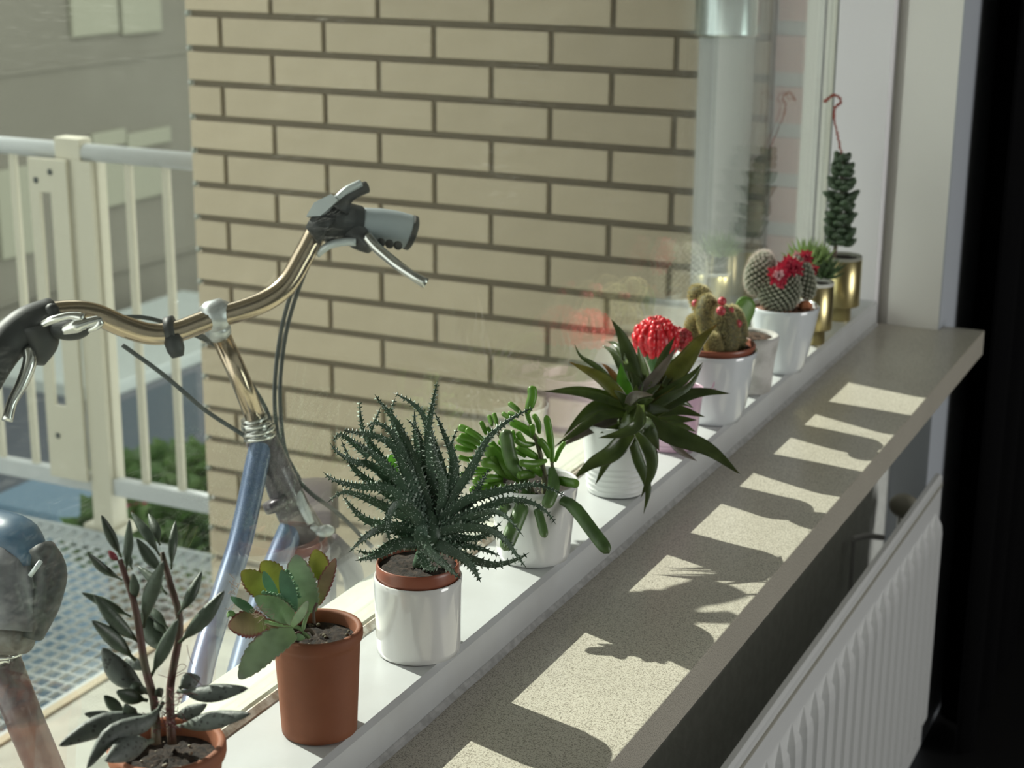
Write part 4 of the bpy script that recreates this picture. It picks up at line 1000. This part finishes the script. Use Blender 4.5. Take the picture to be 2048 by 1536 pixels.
M_red=pm('scarlet cactus flesh',(.85,.03,.045),.35,c2=(.62,.02,.035),ns=120,trans=.25,tcol=(.9,.08,.05),coat=.2)
M_redd=pm('crimson offset flesh',(.42,.02,.03),.5,c2=(.25,.02,.02),ns=200)
M_gst=pm('green graft stem',(.05,.13,.035),.45,c2=(.07,.17,.05),ns=60,trans=.1)
a=Vector((c[0],c[1],.058)); b=Z((850,300),D0)
V=[];F=[];n=24
ax=(b-a)
for i in range(9):
    t=i/8
    for j in range(n):
        an=2*math.pi*j/n; r=.0125*(1+.28*math.cos(3*an))*(.85+.25*t); V.append(a+ax*t+Vector((r*math.cos(an),r*math.sin(an),0)))
for i in range(8):
    for j in range(n): k=(j+1)%n; F.append((i*n+j,i*n+k,(i+1)*n+k,(i+1)*n+j))
mk('graft_stem',V,F,M_gst,pt)
cc=Z((848,215),D0); RX_=.0245
mb=MB(); mb.ball(cc,(RX_,RX_,RX_*.82),24,14)
for i in range(13):
    an=2*math.pi*i/13+U(-.06,.06)
    for k in range(6):
        ph=math.radians(-35+k*21); d=Vector((math.cos(ph)*math.cos(an),math.cos(ph)*math.sin(an),math.sin(ph)*.85))
        mb.ball(cc+d*RX_*U(.90,.98),(U(.0042,.0056),U(.0042,.0056),U(.0055,.0075)),10,7)
mb.go('scarlet_head',M_red,pt,True)
sp_=[]
for i in range(240):
    d=Vector((random.gauss(0,1),random.gauss(0,1),random.gauss(0,1))).normalized(); sp_.append((cc+d*RX_*1.08,d+Vector((U(-.4,.4),U(-.4,.4),U(-.4,.4))),.004,.0002))
spines(pt,sp_,pm('pale pink spine',(.75,.55,.45),.5))
c2_=Z((1030,205),D0+.012)
mb=MB(); mb.ball(c2_,.011,14,9)
for i in range(46):
    d=Vector((random.gauss(0,1),random.gauss(0,1),random.gauss(0,1))).normalized(); mb.ball(c2_+d*.0105,.0032,7,5)
mb.go('crimson_offset',M_redd,pt,True)

# ---- 7 golden fuzzy cactus
c=(-.0245,1.8361); D0=depth((c[0],c[1],.11))
cp=pot(None,'cover_pot',c,.0317,.0495,.0885,M_glazeb,wall=.003,curve=.75,open_to=.006)
tag(cp,'glossy white rounded cover pot holding the golden woolly cactus','pot')
pt=thing('potted_golden_cactus','golden woolly clustering cactus with red fruits in shallow brown nursery pot','potted cactus',(c[0],c[1],.0065))
pot(pt,'nursery_pot',c,.024,.0455,.0895,M_nurs,wall=.0012,z0=.0065,lip=(.006,.0012),curve=.75,open_to=.03)
soil(pt,c,.0425,.0885)
grit(pt,(c[0]-.025,c[1]),.014,.089,30,pm('dark bark chips',(.05,.03,.02),.9),(.001,.0025))
Z=zt_((1340,540),4.8); S=4.8
M_gc=pm('olive cactus flesh',(.13,.12,.045),.7,c2=(.07,.065,.025),ns=260,lo=.45,hi=.55)
M_gsp=pm('golden spine',(.82,.76,.46),.6,trans=.35,tcol=(.6,.5,.2))
def capsule(name,P,rs,mt,par,nsp,spl,spm,seg=16,jit=.5,nm='spines'):
    dm=lambda t:lerpl(rs,t)*(1 if t<.72 else math.sqrt(max(.02,1-((t-.72)/.28)**2)))
    r22=[dm(i/21) for i in range(22)]; V,F,T_,_=sweep(P,r22,r22,seg,res=22,hint=Vector((.3,.9,.1))); o=MB().add(V,F).go(name,mt,par,True)
    cpts=catmull(P,14); specs=[]
    for i in range(nsp):
        t=R(); k=min(12,int(t*13)); p=cpts[k].lerp(cpts[k+1],t*13-k); tan=(cpts[k+1]-cpts[k]).normalized(); r=dm(t)
        x=tan.orthogonal().normalized(); an=U(0,6.28); d=x*math.cos(an)+tan.cross(x)*math.sin(an)
        dr=(dm(max(0,t-.05))-dm(min(1,t+.05)))/(.1*max(1e-4,sum((cpts[q+1]-cpts[q]).length for q in range(13))))
        nn=(d+tan*dr*.7).normalized()
        specs.append((p+d*r,nn+Vector((U(-jit,jit),U(-jit,jit),U(-jit,jit))),spl*U(.6,1.2),.00021))
    s=spines(par,specs,spm,nm); return o
def dome(r,n=8): return [r*math.sqrt(max(0.02,1-(i/(n-1))**4)) for i in range(n)]
base=depth((c[0],c[1],.09))
CL=[([(500,790),(440,620),(370,420),(350,225)],[95,135,125,95],-.012),([(360,420),(300,320),(285,230),(305,145)],[80,95,105,100],.01),([(260,690),(225,600),(230,520),(270,430)],[60,80,80,70],.012),
([(520,790),(540,640),(510,500),(450,340)],[100,130,130,110],-.022),([(600,780),(640,650),(620,500),(560,340)],[80,100,100,85],.0),([(440,790),(420,720),(400,600)],[80,85,80],-.03),([(660,640),(655,540),(630,420)],[60,65,60],.008)]
for P,rs,d in CL:
    capsule('golden_stem',[Z(p,base+d) for p in P],[px2m(r,S,base) for r in rs],M_gc,pt,3600,.0032,M_gsp)
M_fr=pm('crimson fruit',(.35,.02,.05),.45,c2=(.5,.08,.08),ns=300)
for (x,y,r,d) in ((500,300,42,-.03),(490,393,46,-.044),(587,385,30,-.03),(245,322,38,-.008),(650,515,40,-.026)):
    mb=MB(); mb.ball(Z((x,y),base+d),px2m(r,S,base),14,9); o=mb.go('fruit',M_fr,pt,True)
# ---- 8 heart leaf in concrete pot
c=(-.0252,1.9747); D0=depth((c[0],c[1],.08))
pt=thing('potted_heart_leaf','single green heart shaped leaf in small whitewashed concrete pot','potted plant',(c[0],c[1],0))
pot(pt,'concrete_pot',c,.0275,.0351,.0741,M_cpot,wall=.0075,wob=.018,seg=40)
soil(pt,c,.0262,.0705,pm('bark soil',(.09,.05,.03),.95,c2=(.04,.025,.015),ns=200,bump=1))
hp=[]
for i in range(40):
    a=2*math.pi*i/40; x=16*math.sin(a)**3; y=13*math.cos(a)-5*math.cos(2*a)-2*math.cos(3*a)-math.cos(4*a); hp.append((x/16*.0235,(y+17)/29*.052))
bs=Z((735,630),D0-.004); hd=Vector((.62,.78,0)).normalized(); hn=Vector((.78,-.62,0)).normalized(); up=(Vector((0,0,1))-hd*.50).normalized(); hd=(hd+Vector((0,0,.50))).normalized()
V=[];F=[];n=40
for lay,(sc_,off) in enumerate(((.80,-.0024),(1,-.0010),(1,.0010),(.80,.0024))):
    for x,y in hp: V.append(bs+(hd*x+up*(y-.028))*sc_+up*.028+hn*(off+abs(x)*.32))
for l in range(3):
    for j in range(n): k=(j+1)%n; F.append((l*n+j,l*n+k,(l+1)*n+k,(l+1)*n+j))
F+=[tuple(range(n))[::-1],tuple(3*n+j for j in range(n))]
mk('heart_leaf',V,F,pm('waxy leaf green',(.12,.22,.055),.4,c2=(.14,.25,.07),ns=30,trans=.25,tcol=(.3,.45,.08)),pt)
# ---- 9 mammillaria
c=(-.0165,2.0861); D0=depth((c[0],c[1],.11))
pt=thing('potted_flowering_cactus','grey spiny double headed cactus with crimson flowers in tall white ceramic pot','potted cactus',(c[0],c[1],0))
pot(pt,'ceramic_pot',c,.0270,.0465,.0895,M_glazeb,wall=.003,curve=.55)
soil(pt,c,.0425,.083,M_soilr,.002); grit(pt,c,.040,.084,60,pm('red grit',(.35,.17,.11),.9),(.0008,.0022))
Z=zt_((1460,480),8.535); S=8.535
M_mt=pm('grey green tubercle',(.34,.35,.27),.6,c2=(.24,.26,.19),ns=200)
M_mb=pm('dark cactus body',(.05,.06,.035),.8)
M_ms=pm('white spine',(.75,.70,.66),.6,trans=.4,tcol=(.9,.8,.75))
M_tan=pm('tan wool',(.45,.36,.25),.8)
def mamm(cz,rx,ry,d,tilt,ntub,nsp,white):
    cc=Z(cz,D0+d); rx_=px2m(rx,S,D0); ry_=px2m(ry,S,D0); Q=Matrix.Rotation(tilt,3,Vector((MR[0][2],MR[1][2],0)).normalized())
    mb=MB(); mb.ball(cc,(rx_*.95,rx_*.95,ry_*.95),18,12,Q); mb.go('body',M_mb,pt,True)
    mb=MB(); sp=[]
    for i in range(ntub):
        z=1-2*(i+.5)/ntub; a=i*2.39996; s=math.sqrt(1-z*z); n=Vector((s*math.cos(a),s*math.sin(a),z)); p=cc+Q@Vector((n.x*rx_,n.y*rx_,n.z*ry_))
        mb.ball(p,(.0027,.0027,.0023),8,5)
        m=(Q@Vector((n.x/rx_,n.y/rx_,n.z/ry_))).normalized()
        for k in range(nsp):
            x=m.orthogonal().normalized(); b=U(0,6.28); t=x*math.cos(b)+m.cross(x)*math.sin(b); sp.append((p+m*.0018,m*U(.3,1)+t*.9,U(.003,.006)*(1.3 if n.z>.3 else .8),.00014))
    mb.go('tubercles',M_mt,pt,True)['kind']='stuff'
    spines(pt,sp,M_ms)
mamm((500,560),215,370,-.004,.30,170,24,1)
mamm((840,850),360,400,.0,0,300,2,0)
mamm((1240,640),190,400,.008,-.35,140,4,0)
M_fl=pm('crimson petal',(.62,.03,.08),.35,c2=(.42,.015,.05),ns=150,trans=.3,tcol=(.8,.1,.15),coat=.4)
M_fp=pm('pale pink petal',(.80,.45,.48),.35,trans=.3)
for (x,y,r,d,np_) in ((820,620,130,-.036,26),(1000,420,110,-.018,22),(1110,480,110,-.02,22),(900,500,100,-.024,20),(1290,290,90,-.002,20),(860,720,80,-.034,12),(1420,500,70,.012,12),(1130,260,60,.0,10)):
    f=Z((x,y),D0+d); fl=link('flower',None,None,pt); fl.location=f-par_off(pt)
    ax=Vector((.35,-.75,.45)).normalized()
    for k in range(np_):
        a=k*2.4; e=.35+.65*(k/np_); x1=ax.orthogonal().normalized(); t=x1*math.cos(a)+ax.cross(x1)*math.sin(a); rr=px2m(r,S,D0)*1.65
        PP=[f,f+ax*rr*.5*(1.2-e)+t*rr*.5*e,f+ax*rr*.7*(1.1-e)+t*rr*1.15*e]
        leaf(PP,rr*.2,rr*.035,M_fp if (k<6 and x==820) or (x==1130) else M_fl,fl,'oval',kind='blade',res=7,n=6,name='petal')
mb=MB(); q=Z((1290,1120),D0+.004); mb.ball(q,(.010,.008,.007),7,5); mb.go('terracotta_shard',pm('orange shard',(.62,.24,.12),.8),pt)
# ---- 10/11 brass pots
def brasspot(pt,c,rf,r,h,fh,liner,lm):
    lathe('brass_pot',[(.0001,0),(rf*.97,0),(rf,.001),(rf,fh),(r*.97,fh+.0005),(r,fh+.002),(r,h-.004),(r-.0008,h-.0035),(r-.001,h-.02),(.0001,h-.022)],(c[0],c[1],0),M_brass,pt,64)
    lathe(liner,[(r-.002,h-.012),(r-.0009,h-.004),(r-.0002,h-.0035),(r-.0002,h+.001),(r-.0022,h+.0012),(r-.0032,h-.004),(r-.0035,h-.0115)],(c[0],c[1],0),lm,pt,48)
    soil(pt,c,r-.0035,h-.004)
c=(-.020,2.2458)
pt=thing('potted_haworthia','spiky pale green haworthia clump in footed brass pot with white rim','potted plant',(c[0],c[1],0))
brasspot(pt,c,.0175,.0262,.088,.021,'liner_rim',M_liner)
M_h=leafmat('haworthia leaf',(.16,.26,.09),(.28,.42,.14),(.50,.60,.30),rough=.35,trans=.3,tcol=(.45,.6,.2))
M_hd=leafmat('dark haworthia leaf',(.06,.10,.045),(.07,.12,.05),(.12,.19,.08),rough=.4,trans=.1)
for (dx,dz,rr,nn,mt) in ((-.016,.024,.036,40,M_h),(.010,.006,.036,34,M_hd),(.002,.028,.028,26,M_h)):
    b0=Vector((c[0]+dx*.9,c[1]+dx*.4,.088+dz))
    for i in range(nn):
        a=i*2.4; el=math.radians(12+70*(i/nn)**1.0); L=rr*U(.85,1.1)
        d=Vector((math.cos(a)*math.cos(el),math.sin(a)*math.cos(el),math.sin(el)))
        leaf([b0+d*.002,b0+d*L*.5+Vector((0,0,-.001)),b0+d*L+Vector((0,0,.004))],.0025,.0012,mt,pt,'sword',res=7,n=6)
c=(-.0225,2.3992)
pt=thing('potted_column_succulent','tall dark column succulent with dried red flower stalk in footed brass pot','potted plant',(c[0],c[1],0))
brasspot(pt,c,.0165,.0285,.096,.022,'liner_rim',M_liner2)
Z=lambda x,y,d=0: at(x,y,depth((c[0],c[1],.15))+d)
M_c=leafmat('dark stacked leaf',(.035,.06,.03),(.05,.085,.045),(.075,.12,.065),rough=.4,trans=.06)
V,F,_,_=sweep([Z(1668,525),Z(1672,480),Z(1682,400),Z(1684,320)],[.003,.003,.0025,.002],[.003,.003,.0025,.002],8,res=10); MB().add(V,F).go('stem',M_st,pt,True)
cv=catmull([Z(1678,482),Z(1680,430),Z(1684,380),Z(1684,315)],30)
for i in range(13):
    wz=.0235+.003*math.sin(i*2.1) if i<10 else .0205-(i-10)*.0045
    p0=cv[min(29,int(i*29/12))]
    for k in range(6):
        a=i*math.pi/6+k*math.pi/3+U(-.12,.12); d=Vector((math.cos(a),math.sin(a),0)); p=p0+Vector((0,0,U(-.002,.002)))
        L=wz*U(.85,1.2)
        leaf([p+d*.001,p+d*L*.55+Vector((0,0,-.001)),p+d*L+Vector((0,0,U(.003,.008)))],.0090,.0056,M_c,pt,'oval',res=9,n=8,hint=Vector((0,0,-1)))
M_stk=pm('dried red stalk',(.30,.07,.05),.7)
P=[Z(1684,312),Z(1675,270),Z(1667,232),Z(1672,213),Z(1680,205),Z(1679,196),Z(1668,190),Z(1655,199),Z(1650,202)]
V,F,_,_=sweep(P,.0010,.0010,6,res=30); st=MB().add(V,F).go('flower_stalk',M_stk,pt,True)
mb=MB(); cv=catmull(P,44)
for p in cv: 
    for k in range(2): mb.ball(p+Vector((U(-.0015,.0015),U(-.0015,.0015),U(-.001,.001))),U(.0011,.0024 if p.z>cv[20].z else .0016),6,4)
mb.ball(cv[-1],.0028,8,6); mb.ball(cv[-6],.0026,8,6)
mb.go('dried_buds',M_stk,st,True)
